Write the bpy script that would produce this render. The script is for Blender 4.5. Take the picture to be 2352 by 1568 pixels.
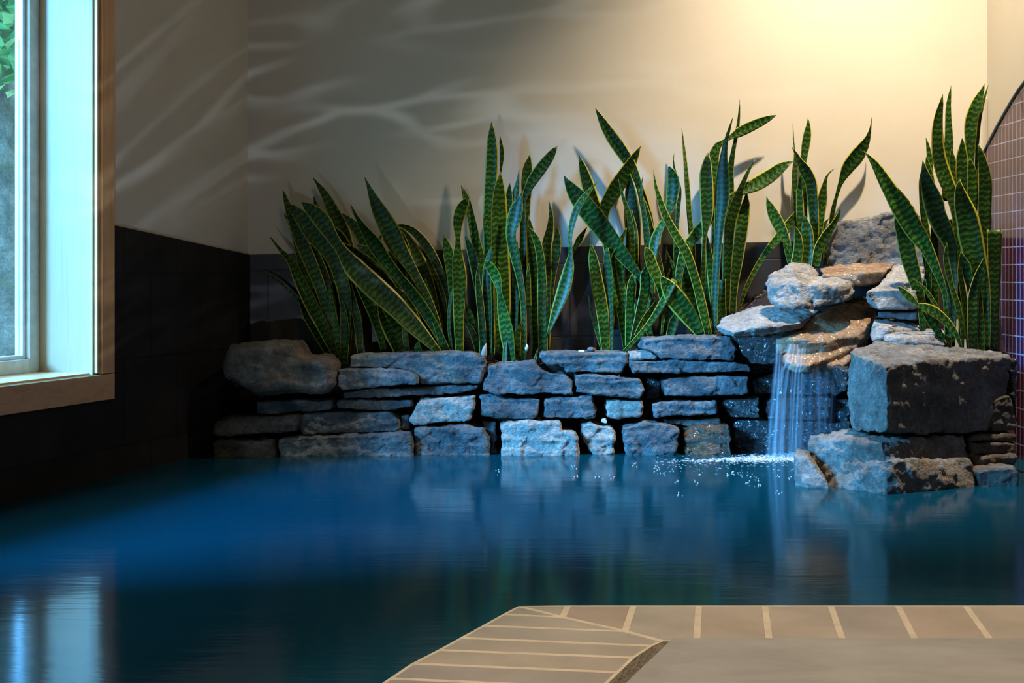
import bpy, bmesh, math, random
import numpy as np
from mathutils import Vector, Matrix

for o in list(bpy.data.objects):
    bpy.data.objects.remove(o)
SC = bpy.context.scene
COL = SC.collection
random.seed(7)

# ------------------------------------------------------------------ camera, world, lights
F, HY, CH = 3000.0, 630.0, 0.672          # focal length in pixels, horizon row, eye height above the water
cam = bpy.data.cameras.new('camera')
camo = bpy.data.objects.new('camera', cam)
COL.objects.link(camo)
camo.location = (0, 0, CH)
camo.rotation_euler = (math.pi / 2, 0, 0)
cam.sensor_width = 36.0
cam.lens = 36.0 * F / 2352
cam.shift_y = -(784 - HY) / 2352
cam.clip_start = 0.05
SC.camera = camo

SC.view_settings.view_transform = 'Standard'
SC.view_settings.look = 'None'
SC.view_settings.exposure = 0.0
SC.view_settings.gamma = 1.0
SC.view_settings.use_curve_mapping = False
SC.cycles.max_bounces = 7
SC.cycles.diffuse_bounces = 3
SC.cycles.glossy_bounces = 4
SC.cycles.transparent_max_bounces = 12
SC.cycles.caustics_reflective = False
SC.cycles.caustics_refractive = False
SC.cycles.sample_clamp_indirect = 4.0

world = bpy.data.worlds.new('world')
SC.world = world
world.use_nodes = True
wn = world.node_tree.nodes
wn['Background'].inputs[0].default_value = (0.55, 0.80, 0.92, 1)
wn['Background'].inputs[1].default_value = 4.2


def aim(o, target):
    o.rotation_euler = (Vector(target) - o.location).to_track_quat('-Z', 'Y').to_euler()


def lamp(name, kind, loc, target, power, color, **kw):
    l = bpy.data.lights.new(name, kind)
    l.energy = power
    l.color = color
    for k, v in kw.items():
        setattr(l, k, v)
    o = bpy.data.objects.new(name, l)
    COL.objects.link(o)
    o.location = loc
    aim(o, target)
    return o


# daylight from the sky outside the window
lamp('daylight_sky', 'AREA', (-8.3, 0.15, 3.9), (0.2, 4.7, 0.2), 5800, (0.13, 0.48, 1.0),
     shape='RECTANGLE', size=2.1, size_y=2.3)
# recessed ceiling spot washing the back wall and the waterfall
lamp('ceiling_spot', 'SPOT', (1.46, 4.36, 3.25), (1.18, 4.86, 0.4), 700, (1.0, 0.80, 0.60),
     spot_size=math.radians(78), spot_blend=1.0, shadow_soft_size=0.035)
# dim warm room lamp above the deck
lamp('room_lamp', 'SPOT', (0.7, 1.45, 3.25), (0.7, 1.6, 0.0), 380, (1.0, 0.81, 0.62),
     spot_size=math.radians(46), spot_blend=0.5, shadow_soft_size=0.12)

# added soft warm fill high above the camera, no fixture there
lamp('warm_fill', 'AREA', (0.6, 0.2, 3.3), (0.4, 3.6, 0.4), 20, (1.0, 0.78, 0.56), shape='DISK', size=0.8)

# daylight thrown back up by the rippled water: a spot at the water surface with a ripple pattern in its beam
rip = lamp('water_glint', 'SPOT', (-0.9, 2.55, 0.05), (-0.35, 5.2, 1.42), 62, (0.66, 0.80, 1.0),
           spot_size=math.radians(70), spot_blend=0.8, shadow_soft_size=0.012)
rl = rip.data
rl.use_nodes = True
nt = rl.node_tree
em = nt.nodes['Emission']
tc = nt.nodes.new('ShaderNodeTexCoord')
mp = nt.nodes.new('ShaderNodeMapping')
mp.inputs['Scale'].default_value = (5.0, 27.0, 0.0)
n1 = nt.nodes.new('ShaderNodeTexNoise')
n1.inputs['Scale'].default_value = 0.8
n1.inputs['Detail'].default_value = 1.0
mixv = nt.nodes.new('ShaderNodeMixRGB')
mixv.blend_type = 'LINEAR_LIGHT'
mixv.inputs[0].default_value = 0.4
vo = nt.nodes.new('ShaderNodeTexVoronoi')
vo.feature = 'DISTANCE_TO_EDGE'
vo.inputs['Scale'].default_value = 1.0
n2 = nt.nodes.new('ShaderNodeTexNoise')
n2.inputs['Scale'].default_value = 0.55
n2.inputs['Detail'].default_value = 1.0
fade = nt.nodes.new('ShaderNodeMapRange')
fade.inputs[1].default_value = 0.42
fade.inputs[2].default_value = 0.62
line = nt.nodes.new('ShaderNodeMapRange')
line.interpolation_type = 'SMOOTHERSTEP'
line.inputs[1].default_value = 0.0
line.inputs[2].default_value = 0.17
line.inputs[3].default_value = 0.95
line.inputs[4].default_value = 0.0
mul = nt.nodes.new('ShaderNodeMath')
mul.operation = 'MULTIPLY_ADD'
mul.inputs[2].default_value = 0.20
nt.links.new(tc.outputs['Normal'], mp.inputs[0])
nt.links.new(mp.outputs[0], n1.inputs['Vector'])
nt.links.new(mp.outputs[0], n2.inputs['Vector'])
nt.links.new(mp.outputs[0], mixv.inputs[1])
nt.links.new(n1.outputs['Color'], mixv.inputs[2])
nt.links.new(mixv.outputs[0], vo.inputs['Vector'])
nt.links.new(vo.outputs['Distance'], line.inputs[0])
nt.links.new(n2.outputs[0], fade.inputs[0])
nt.links.new(line.outputs[0], mul.inputs[0])
nt.links.new(fade.outputs[0], mul.inputs[1])
nt.links.new(mul.outputs[0], em.inputs['Strength'])


# ------------------------------------------------------------------ helpers
YB, XL0, KL = 5.2, -2.795, 0.3352          # back wall; left wall is X = XL0 + KL * Y
XR = 1.867                                  # right wall


def W(px, py, Y):
    return Vector(((px - 1176) / F * Y, Y, CH - (py - HY) / F * Y))


CROP = {'C1': (480, 740, 3.92), 'C2': (1000, 740, 3.92), 'C3': (1400, 700, 3.4083), 'C4': (1752, 480, 2.307),
        'L1': (590, 400, 3.483), 'L2': (740, 400, 3.647), 'L3': (1000, 260, 2.703), 'L4': (1290, 230, 2.657),
        'L5': (1480, 220, 2.75), 'L6': (1740, 260, 4.357), 'L7': (1980, 180, 4.613), 'L8': (1980, 480, 4.355),
        'L9': (1620, 460, 3.733), 'L0': (1800, 760, 4.02), 'D1': (852, 1368, 3.136), 'D2': (1602, 1368, 3.136),
        'P': (0, 0, 1.0)}


def cv(c, pts):
    x0, y0, s = CROP[c]
    return [((p[0] / s + x0), (p[1] / s + y0)) + tuple(p[2:]) for p in pts]


def tag(o, label=None, cat=None, group=None, kind=None):
    if label:
        o['label'] = label
    if cat:
        o['category'] = cat
    if group:
        o['group'] = group
    if kind:
        o['kind'] = kind
    return o


def link(name, me, mat=None, parent=None):
    o = bpy.data.objects.new(name, me)
    COL.objects.link(o)
    if mat is not None:
        me.materials.clear()
        me.materials.append(mat)
    if parent is not None:
        o.parent = parent
    return o


def empty(name, loc, label, cat, group=None):
    o = bpy.data.objects.new(name, None)
    COL.objects.link(o)
    o.location = loc
    return tag(o, label, cat, group)


def pymesh(name, verts, faces, mat, parent=None, smooth=False, origin=None):
    me = bpy.data.meshes.new(name)
    vs = [Vector(v) for v in verts]
    if origin is not None:
        og = Vector(origin)
        vs = [v - og for v in vs]
    me.from_pydata([tuple(v) for v in vs], [], faces)
    bm = bmesh.new()
    bm.from_mesh(me)
    bmesh.ops.recalc_face_normals(bm, faces=bm.faces)
    bm.to_mesh(me)
    bm.free()
    if smooth:
        me.polygons.foreach_set('use_smooth', [True] * len(me.polygons))
    o = link(name, me, mat, parent)
    if origin is not None:
        o.location = origin
    return o


class MB:
    def __init__(self):
        self.v, self.f = [], []

    def add(self, vs, fs):
        b = len(self.v)
        self.v += [tuple(v) for v in vs]
        self.f += [tuple(b + i for i in f) for f in fs]

    def prism(self, poly, off):
        off = Vector(off)
        n = len(poly)
        a = [Vector(p) for p in poly]
        self.add(a + [p + off for p in a],
                 [tuple(range(n)), tuple(range(2 * n - 1, n - 1, -1))] +
                 [(i, (i + 1) % n, n + (i + 1) % n, n + i) for i in range(n)])

    def box(self, o, ax, ay, az):
        o, ax, ay, az = map(Vector, (o, ax, ay, az))
        self.prism([o, o + ax, o + ax + ay, o + ay], az)

    def tube(self, pts, r, n=6):
        pts = [Vector(p) for p in pts]
        vs, fs = [], []
        for i, p in enumerate(pts):
            t = (pts[min(i + 1, len(pts) - 1)] - pts[max(i - 1, 0)]).normalized()
            a = t.orthogonal().normalized() if i == 0 else (a - t * a.dot(t)).normalized()
            b = t.cross(a)
            rr = r[i] if isinstance(r, (list, tuple)) else r
            for k in range(n):
                w = 2 * math.pi * k / n
                vs.append(p + (a * math.cos(w) + b * math.sin(w)) * rr)
        for i in range(len(pts) - 1):
            for k in range(n):
                fs.append((i * n + k, i * n + (k + 1) % n, (i + 1) * n + (k + 1) % n, (i + 1) * n + k))
        fs.append(tuple(range(n - 1, -1, -1)))
        m = (len(pts) - 1) * n
        fs.append(tuple(m + k for k in range(n)))
        self.add(vs, fs)

    def build(self, name, mat, parent=None, smooth=False, bevel=0.0, origin=None):
        o = pymesh(name, self.v, self.f, mat, parent, smooth, origin)
        if bevel:
            b = o.modifiers.new('bevel', 'BEVEL')
            b.width = bevel
            b.segments = 2
            b.limit_method = 'ANGLE'
        return o


# ------------------------------------------------------------------ materials
def newmat(name):
    m = bpy.data.materials.new(name)
    m.use_nodes = True
    nt = m.node_tree
    return m, nt, nt.nodes['Principled BSDF']


def N(nt, typ, **inp):
    n = nt.nodes.new(typ)
    for k, v in inp.items():
        n.inputs[k.replace('_', ' ')].default_value = v
    return n


def rampn(nt, stops):
    r = nt.nodes.new('ShaderNodeValToRGB')
    el = r.color_ramp.elements
    while len(el) > 1:
        el.remove(el[-1])
    for i, (p, c) in enumerate(stops):
        if i == 0:
            el[0].position = p
            x = el[0]
        else:
            x = el.new(p)
        x.color = (c if isinstance(c, tuple) else (c, c, c)) + (1,)
    return r


def mix(nt, fac, a, b, blend='MIX'):
    m = nt.nodes.new('ShaderNodeMixRGB')
    m.blend_type = blend
    L = nt.links.new
    for i, x in ((0, fac), (1, a), (2, b)):
        if isinstance(x, bpy.types.NodeSocket):
            L(x, m.inputs[i])
        elif i == 0:
            m.inputs[0].default_value = x
        else:
            m.inputs[i].default_value = tuple(x) + (1,)
    return m.outputs[0]


def objvec(nt, scale=(1, 1, 1), rnd=True, rot=(0, 0, 0)):
    tc = nt.nodes.new('ShaderNodeTexCoord')
    out = tc.outputs['Object']
    if rnd:
        oi = nt.nodes.new('ShaderNodeObjectInfo')
        mu = nt.nodes.new('ShaderNodeMath')
        mu.operation = 'MULTIPLY'
        mu.inputs[1].default_value = 37.0
        nt.links.new(oi.outputs['Random'], mu.inputs[0])
        ad = nt.nodes.new('ShaderNodeVectorMath')
        nt.links.new(out, ad.inputs[0])
        nt.links.new(mu.outputs[0], ad.inputs[1])
        out = ad.outputs[0]
    mp = nt.nodes.new('ShaderNodeMapping')
    mp.inputs['Scale'].default_value = scale
    mp.inputs['Rotation'].default_value = rot
    nt.links.new(out, mp.inputs[0])
    return mp.outputs[0]


def noise(nt, vec, scale, detail=4, rough=0.55, out='Fac', dist=0.0):
    n = nt.nodes.new('ShaderNodeTexNoise')
    n.inputs['Scale'].default_value = scale
    n.inputs['Detail'].default_value = detail
    n.inputs['Roughness'].default_value = rough
    n.inputs['Distortion'].default_value = dist
    nt.links.new(vec, n.inputs['Vector'])
    return n.outputs[out]


def bump(nt, bsdf, h, strength, dist):
    b = nt.nodes.new('ShaderNodeBump')
    b.inputs['Strength'].default_value = strength
    b.inputs['Distance'].default_value = dist
    nt.links.new(h, b.inputs['Height'])
    nt.links.new(b.outputs[0], bsdf.inputs['Normal'])


def rock_mat(name, dark, mid, light, rust, rough=0.75, rustamt=0.5, spec=0.35, bumps=0.9, coat=0.0, bd=0.022):
    m, nt, b = newmat(name)
    L = nt.links.new
    v = objvec(nt)
    n1 = noise(nt, v, 9, 6, 0.65)
    c = rampn(nt, [(0.30, dark), (0.48, mid), (0.68, light)])
    L(n1, c.inputs[0])
    n2 = noise(nt, v, 5.5, 3, 0.6, dist=0.6)
    r2 = rampn(nt, [(0.58, 0.0), (0.70, rustamt)])
    L(n2, r2.inputs[0])
    col = mix(nt, r2.outputs[0], c.outputs[0], rust)
    n3 = noise(nt, v, 70, 5, 0.7)
    r3 = rampn(nt, [(0.35, 0.62), (0.65, 1.18)])
    L(n3, r3.inputs[0])
    col = mix(nt, 1.0, col, r3.outputs[0], 'MULTIPLY')
    L(col, b.inputs['Base Color'])
    b.inputs['Roughness'].default_value = rough
    b.inputs['Specular IOR Level'].default_value = spec
    b.inputs['Coat Weight'].default_value = coat
    b.inputs['Coat Roughness'].default_value = 0.12
    v2 = objvec(nt, (1, 1, 1.6))
    n4 = noise(nt, v2, 38, 8, 0.78)
    vr = nt.nodes.new('ShaderNodeTexVoronoi')
    vr.inputs['Scale'].default_value = 42
    L(mix(nt, 0.12, v2, noise(nt, v2, 30, 2, 0.5, out='Color'), 'ADD'), vr.inputs['Vector'])
    sm_ = nt.nodes.new('ShaderNodeMath')
    sm_.operation = 'MULTIPLY_ADD'
    L(vr.outputs['Distance'], sm_.inputs[0])
    sm_.inputs[1].default_value = 0.35
    L(n4, sm_.inputs[2])
    bump(nt, b, sm_.outputs[0], bumps, bd)
    if coat:
        cn = nt.nodes.new('ShaderNodeBump')
        cn.inputs['Strength'].default_value = 1.0
        cn.inputs['Distance'].default_value = bd * 0.7
        L(noise(nt, v, 48, 1.5, 0.5), cn.inputs['Height'])
        L(cn.outputs[0], b.inputs['Coat Normal'])
    return m


M = {}
M['stone'] = rock_mat('slate stone', (0.06, 0.075, 0.085), (0.15, 0.175, 0.185), (0.32, 0.345, 0.345), (0.34, 0.23, 0.11))
M['pale'] = rock_mat('pale granite', (0.26, 0.25, 0.225), (0.48, 0.455, 0.405), (0.66, 0.62, 0.54), (0.44, 0.33, 0.2), rustamt=0.35)
M['brown'] = rock_mat('brown stone', (0.07, 0.06, 0.05), (0.15, 0.13, 0.105), (0.27, 0.24, 0.20), (0.3, 0.18, 0.09))
M['granite'] = rock_mat('big granite', (0.12, 0.115, 0.10), (0.24, 0.23, 0.20), (0.42, 0.41, 0.37), (0.28, 0.19, 0.10))
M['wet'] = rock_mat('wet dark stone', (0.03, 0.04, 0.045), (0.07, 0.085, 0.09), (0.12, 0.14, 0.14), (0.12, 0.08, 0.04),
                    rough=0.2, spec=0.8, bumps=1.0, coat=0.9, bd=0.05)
M['wetbrown'] = rock_mat('wet brown slab', (0.19, 0.115, 0.06), (0.32, 0.205, 0.11), (0.46, 0.31, 0.18), (0.38, 0.15, 0.05),
                         rough=0.25, spec=0.7, bumps=0.55, coat=0.7)


M['rust'] = rock_mat('wet rust stone', (0.06, 0.035, 0.02), (0.13, 0.07, 0.035), (0.24, 0.13, 0.06), (0.24, 0.10, 0.03),
                     rough=0.25, spec=0.7, bumps=0.8, coat=0.7)


def plaster(name, c):
    m, nt, b = newmat(name)
    v = objvec(nt, rnd=False)
    n = noise(nt, v, 2.5, 3)
    r = rampn(nt, [(0.3, tuple(x * 0.95 for x in c)), (0.7, c)])
    nt.links.new(n, r.inputs[0])
    nt.links.new(r.outputs[0], b.inputs['Base Color'])
    b.inputs['Roughness'].default_value = 0.85
    b.inputs['Specular IOR Level'].default_value = 0.2
    bump(nt, b, noise(nt, v, 180, 2), 0.08, 0.002)
    return m


M['plaster'] = plaster('cream plaster', (0.60, 0.555, 0.45))
M['ceiling'] = plaster('ceiling paint', (0.16, 0.14, 0.12))


def tile_mat(name, c1, c2, cm, bw, rh, mortar, axes, shift=(0, 0), shear=0.0, rough=0.5, offset=0.5, var=0.6, spec=0.5):
    """rectangular tiles laid in the plane of two object axes"""
    m, nt, b = newmat(name)
    L = nt.links.new
    tc = nt.nodes.new('ShaderNodeTexCoord')
    sp = nt.nodes.new('ShaderNodeSeparateXYZ')
    L(tc.outputs['Object'], sp.inputs[0])
    mu = N(nt, 'ShaderNodeMath')
    mu.operation = 'MULTIPLY_ADD'
    L(sp.outputs[axes[0]], mu.inputs[0])
    mu.inputs[1].default_value = -shear
    L(sp.outputs[axes[1]], mu.inputs[2])
    cb = nt.nodes.new('ShaderNodeCombineXYZ')
    a0 = N(nt, 'ShaderNodeMath')
    a0.inputs[1].default_value = shift[0]
    L(sp.outputs[axes[0]], a0.inputs[0])
    a1 = N(nt, 'ShaderNodeMath')
    a1.inputs[1].default_value = shift[1]
    L(mu.outputs[0], a1.inputs[0])
    L(a0.outputs[0], cb.inputs[0])
    L(a1.outputs[0], cb.inputs[1])
    br = nt.nodes.new('ShaderNodeTexBrick')
    br.offset = offset
    br.inputs['Scale'].default_value = 1.0
    br.inputs['Color1'].default_value = c1 + (1,)
    br.inputs['Color2'].default_value = c2 + (1,)
    br.inputs['Mortar'].default_value = cm + (1,)
    br.inputs['Brick Width'].default_value = bw
    br.inputs['Row Height'].default_value = rh
    br.inputs['Mortar Size'].default_value = mortar
    br.inputs['Mortar Smooth'].default_value = 0.2
    L(cb.outputs[0], br.inputs['Vector'])
    n = noise(nt, cb.outputs[0], 7, 4)
    r = rampn(nt, [(0.3, 1 - var * 0.5), (0.7, 1 + var * 0.5)])
    L(n, r.inputs[0])
    L(mix(nt, 1.0, br.outputs['Color'], r.outputs[0], 'MULTIPLY'), b.inputs['Base Color'])
    b.inputs['Roughness'].default_value = rough
    b.inputs['Specular IOR Level'].default_value = spec
    inv = N(nt, 'ShaderNodeMath')
    inv.operation = 'SUBTRACT'
    inv.inputs[0].default_value = 1.0
    L(br.outputs['Fac'], inv.inputs[1])
    bump(nt, b, inv.outputs[0], 0.6, 0.002)
    return m


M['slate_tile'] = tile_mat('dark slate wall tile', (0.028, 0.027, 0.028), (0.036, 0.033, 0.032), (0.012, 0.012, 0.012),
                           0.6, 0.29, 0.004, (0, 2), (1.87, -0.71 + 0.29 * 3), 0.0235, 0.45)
M['slate_tile_shaded'] = tile_mat('side wall slate tile with shade in its colour', (0.013, 0.011, 0.0095), (0.017, 0.014, 0.012), (0.006, 0.0055, 0.005),
                                0.3, 0.29, 0.003, (1, 2), (0.1, -0.676 + 0.29 * 3), 0.0, 0.75, spec=0.2)  # same slate as the back wall, colour darkened for the left wall's shade
M['mosaic'] = tile_mat('maroon mosaic tile', (0.085, 0.012, 0.03), (0.05, 0.012, 0.035), (0.30, 0.34, 0.48),
                       0.036, 0.0655, 0.0024, (1, 2), (0, 0.012), 0.0, 0.12, 0.0, 0.5, 0.7)


def simple(name, c, rough=0.5, spec=0.5, metal=0.0, bumps=0.0):
    m, nt, b = newmat(name)
    v = objvec(nt, rnd=False)
    r = rampn(nt, [(0.3, tuple(x * 0.86 for x in c)), (0.7, tuple(min(1, x * 1.08) for x in c))])
    nt.links.new(noise(nt, v, 30, 4), r.inputs[0])
    nt.links.new(r.outputs[0], b.inputs['Base Color'])
    b.inputs['Roughness'].default_value = rough
    b.inputs['Specular IOR Level'].default_value = spec
    b.inputs['Metallic'].default_value = metal
    if bumps:
        bump(nt, b, noise(nt, v, 90, 5), bumps, 0.004)
    return m


def wood(name, c1, c2, axis=2, rough=0.4):
    m, nt, b = newmat(name)
    sc = [26, 26, 26]
    sc[axis] = 1.6
    v = objvec(nt, tuple(sc), rnd=False)
    n = noise(nt, v, 1.0, 5, 0.6, dist=0.9)
    r = rampn(nt, [(0.32, c1), (0.5, c2), (0.62, c1), (0.75, c2)])
    nt.links.new(n, r.inputs[0])
    nt.links.new(r.outputs[0], b.inputs['Base Color'])
    b.inputs['Roughness'].default_value = rough
    return m


M['jamb'] = wood('pale window lining', (0.80, 0.45, 0.23), (0.88, 0.52, 0.28))
M['casing'] = wood('fir casing', (0.60, 0.32, 0.14), (0.68, 0.40, 0.19))
M['casing_h'] = wood('fir casing flat', (0.60, 0.32, 0.14), (0.68, 0.40, 0.19), axis=1)
M['vinyl'] = simple('white vinyl', (0.78, 0.78, 0.82), 0.35)
M['soil'] = simple('dark potting bark', (0.035, 0.02, 0.012), 0.95, 0.1, bumps=1.0)
M['mulch'] = simple('bark chip', (0.13, 0.06, 0.03), 0.9, 0.2, bumps=0.6)
M['edge_tile'] = tile_mat('brown edge tile', (0.10, 0.045, 0.03), (0.07, 0.03, 0.022), (0.03, 0.02, 0.02), 0.5, 0.0655, 0.004,
                          (1, 2), (0, 0.03), 0, 0.3, 0.0, 0.4)
M['edge_trim'] = simple('dark blue metal trim', (0.04, 0.07, 0.10), 0.3, 0.6, 0.5)
M['mortar'] = simple('pale mortar', (0.56, 0.46, 0.33), 0.9, 0.2, bumps=0.6)
M['concrete'] = simple('sandy concrete', (0.28, 0.24, 0.2), 0.85, 0.2)
M['chip'] = simple('white stone chip', (0.7, 0.66, 0.6), 0.6)
M['papery'] = simple('dry papery sheath', (0.42, 0.40, 0.38), 0.8)
M['bark'] = rock_mat('tree bark', (0.05, 0.045, 0.04), (0.16, 0.15, 0.13), (0.32, 0.30, 0.27), (0.12, 0.13, 0.05), bumps=1.0)
M['ground'] = simple('garden ground', (0.08, 0.10, 0.05), 0.95, 0.1)


def coping_mat():
    m, nt, b = newmat('brown coping tile')
    v = objvec(nt, rnd=False)
    at = nt.nodes.new('ShaderNodeAttribute')
    at.attribute_name = 'tone'
    r = rampn(nt, [(0.0, (0.29, 0.245, 0.21)), (0.5, (0.35, 0.30, 0.235)), (1.0, (0.34, 0.25, 0.185))])
    nt.links.new(at.outputs['Fac'], r.inputs[0])
    n = noise(nt, v, 6, 4)
    r2 = rampn(nt, [(0.35, 0.85), (0.65, 1.1)])
    nt.links.new(n, r2.inputs[0])
    nt.links.new(mix(nt, 1.0, r.outputs[0], r2.outputs[0], 'MULTIPLY'), b.inputs['Base Color'])
    b.inputs['Roughness'].default_value = 0.55
    bump(nt, b, noise(nt, v, 120, 4), 0.15, 0.003)
    return m


M['coping'] = coping_mat()


def deck_mat():
    m, nt, b = newmat('grey slate deck')
    v = objvec(nt, (1, 2.6, 1), rnd=False, rot=(0, 0, 0.5))
    n = noise(nt, v, 5, 7, 0.62, dist=0.4)
    r = rampn(nt, [(0.3, (0.23, 0.215, 0.19)), (0.5, (0.29, 0.27, 0.24)), (0.7, (0.33, 0.31, 0.28))])
    nt.links.new(n, r.inputs[0])
    nt.links.new(r.outputs[0], b.inputs['Base Color'])
    b.inputs['Roughness'].default_value = 0.6
    bump(nt, b, n, 0.35, 0.006)
    return m


M['deck'] = deck_mat()


def leaf_mat():
    m, nt, b = newmat('snake plant leaf')
    L = nt.links.new
    uv = nt.nodes.new('ShaderNodeUVMap')
    sp = nt.nodes.new('ShaderNodeSeparateXYZ')
    L(uv.outputs[0], sp.inputs[0])
    oi = nt.nodes.new('ShaderNodeObjectInfo')

    def mt(op, a, b_=None, c=None):
        n = nt.nodes.new('ShaderNodeMath')
        n.operation = op
        for i, x in enumerate((a, b_, c)):
            if x is None:
                continue
            if isinstance(x, bpy.types.NodeSocket):
                L(x, n.inputs[i])
            else:
                n.inputs[i].default_value = x
        return n.outputs[0]
    u = mt('ABSOLUTE', mt('SUBTRACT', sp.outputs[0], 0.5))          # 0 on the midrib, 0.5 on the margin
    cb = nt.nodes.new('ShaderNodeCombineXYZ')
    L(mt('MULTIPLY', sp.outputs[0], 0.06), cb.inputs[0])
    L(sp.outputs[1], cb.inputs[1])
    L(mt('MULTIPLY', oi.outputs['Random'], 19.0), cb.inputs[2])
    vec = cb.outputs[0]
    mp = nt.nodes.new('ShaderNodeMapping')
    mp.inputs['Scale'].default_value = (70, 75, 1)
    L(vec, mp.inputs[0])
    nz = noise(nt, mp.outputs[0], 1.0, 3, 0.6)
    # zigzag cross bands
    ph = mt('ADD', mt('MULTIPLY', sp.outputs[1], 290.0), mt('MULTIPLY', nz, 9.0))
    ph = mt('ADD', ph, mt('MULTIPLY', mt('SINE', mt('MULTIPLY', sp.outputs[0], 13.0)), 0.8))
    band = mt('MULTIPLY_ADD', mt('SINE', ph), 0.5, 0.5)
    band = mt('MULTIPLY', band, mt('ADD', nz, 0.35))
    r = rampn(nt, [(0.10, (0.009, 0.040, 0.005)), (0.5, (0.018, 0.075, 0.008)), (0.95, (0.075, 0.18, 0.025))])
    L(band, r.inputs[0])
    mp2 = nt.nodes.new('ShaderNodeMapping')
    mp2.inputs['Scale'].default_value = (4, 9, 1)
    L(vec, mp2.inputs[0])
    n2 = noise(nt, mp2.outputs[0], 1.0, 2)
    r2 = rampn(nt, [(0.3, 0.65), (0.7, 1.35)])
    L(n2, r2.inputs[0])
    col = mix(nt, 1.0, r.outputs[0], r2.outputs[0], 'MULTIPLY')
    vr = nt.nodes.new('ShaderNodeValToRGB')
    vr.color_ramp.elements[0].color = (0.55, 0.6, 0.5, 1)
    vr.color_ramp.elements[1].color = (1.55, 1.4, 1.2, 1)
    L(mt('FRACT', mt('MULTIPLY', oi.outputs['Random'], 7.31)), vr.inputs[0])
    col = mix(nt, 1.0, col, vr.outputs[0], 'MULTIPLY')
    # pale yellow margins
    edge = mt('ADD', u, mt('MULTIPLY', mt('SUBTRACT', nz, 0.5), 0.05))
    wd = mt('MULTIPLY_ADD', oi.outputs['Random'], 0.05, 0.395)
    e = mt('MULTIPLY', mt('SUBTRACT', edge, wd), 28.0)
    cl = nt.nodes.new('ShaderNodeClamp')
    L(e, cl.inputs[0])
    col = mix(nt, cl.outputs[0], col, (0.58, 0.50, 0.05))
    L(col, b.inputs['Base Color'])
    b.inputs['Roughness'].default_value = 0.42
    b.inputs['Specular IOR Level'].default_value = 0.32
    tr = nt.nodes.new('ShaderNodeBsdfTranslucent')
    L(col, tr.inputs[0])
    ms = nt.nodes.new('ShaderNodeMixShader')
    ms.inputs[0].default_value = 0.35
    L(b.outputs[0], ms.inputs[1])
    L(tr.outputs[0], ms.inputs[2])
    L(ms.outputs[0], nt.nodes['Material Output'].inputs[0])
    bump(nt, b, nz, 0.12, 0.002)
    return m


M['leaf'] = leaf_mat()


def water_mat():
    m, nt, b = newmat('pool water')
    L = nt.links.new
    tc = nt.nodes.new('ShaderNodeTexCoord')
    mp = nt.nodes.new('ShaderNodeMapping')
    mp.inputs['Scale'].default_value = (2.2, 9.0, 1)
    L(tc.outputs['Object'], mp.inputs[0])
    n1 = noise(nt, mp.outputs[0], 1.0, 4, 0.6, dist=0.3)
    mp2 = nt.nodes.new('ShaderNodeMapping')
    mp2.inputs['Scale'].default_value = (6, 42, 1)
    L(tc.outputs['Object'], mp2.inputs[0])
    n2 = noise(nt, mp2.outputs[0], 1.0, 3, 0.5)
    s = nt.nodes.new('ShaderNodeMath')
    s.operation = 'MULTIPLY_ADD'
    L(n2, s.inputs[0])
    s.inputs[1].default_value = 0.22
    L(n1, s.inputs[2])
    b.inputs['Base Color'].default_value = (0.0005, 0.040, 0.066, 1)
    b.inputs['Roughness'].default_value = 0.12
    b.inputs['IOR'].default_value = 1.33
    bump(nt, b, s.outputs[0], 0.035, 0.03)
    return m


M['water'] = water_mat()


def fall_mat(name, dens, c):
    m, nt, b = newmat(name)
    L = nt.links.new
    uv = nt.nodes.new('ShaderNodeUVMap')
    mp = nt.nodes.new('ShaderNodeMapping')
    mp.inputs['Scale'].default_value = (7, 0.9, 1)
    L(uv.outputs[0], mp.inputs[0])
    n = noise(nt, mp.outputs[0], 1.0, 4, 0.6)
    r = rampn(nt, [(0.30, 0.04), (0.78, dens)])
    L(n, r.inputs[0])
    # threads thin out towards the edges of the sheet
    sp = nt.nodes.new('ShaderNodeSeparateXYZ')
    L(uv.outputs[0], sp.inputs[0])
    q = nt.nodes.new('ShaderNodeMath')
    q.operation = 'PINGPONG'
    q.inputs[1].default_value = 0.5
    L(sp.outputs[0], q.inputs[0])
    q2 = nt.nodes.new('ShaderNodeMath')
    q2.operation = 'MULTIPLY'
    q2.use_clamp = True
    q2.inputs[1].default_value = 4.5
    L(q.outputs[0], q2.inputs[0])
    q3 = nt.nodes.new('ShaderNodeMath')
    q3.operation = 'MULTIPLY'
    L(r.outputs[0], q3.inputs[0])
    L(q2.outputs[0], q3.inputs[1])
    b.inputs['Base Color'].default_value = c + (1,)
    b.inputs['Roughness'].default_value = 0.2
    b.inputs['IOR'].default_value = 1.33
    tl = nt.nodes.new('ShaderNodeBsdfTranslucent')
    tl.inputs[0].default_value = c + (1,)
    m2 = nt.nodes.new('ShaderNodeMixShader')
    m2.inputs[0].default_value = 0.4
    L(b.outputs[0], m2.inputs[1])
    L(tl.outputs[0], m2.inputs[2])
    tr = nt.nodes.new('ShaderNodeBsdfTransparent')
    ms = nt.nodes.new('ShaderNodeMixShader')
    L(q3.outputs[0], ms.inputs[0])
    L(tr.outputs[0], ms.inputs[1])
    L(m2.outputs[0], ms.inputs[2])
    L(ms.outputs[0], nt.nodes['Material Output'].inputs[0])
    return m


M['fall'] = fall_mat('falling water', 0.52, (0.75, 0.85, 0.95))
M['fall_thin'] = fall_mat('thin falling water', 0.2, (0.6, 0.75, 0.95))
M['foam'] = simple('white foam', (0.9, 0.86, 0.82), 0.3, 0.6)


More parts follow.
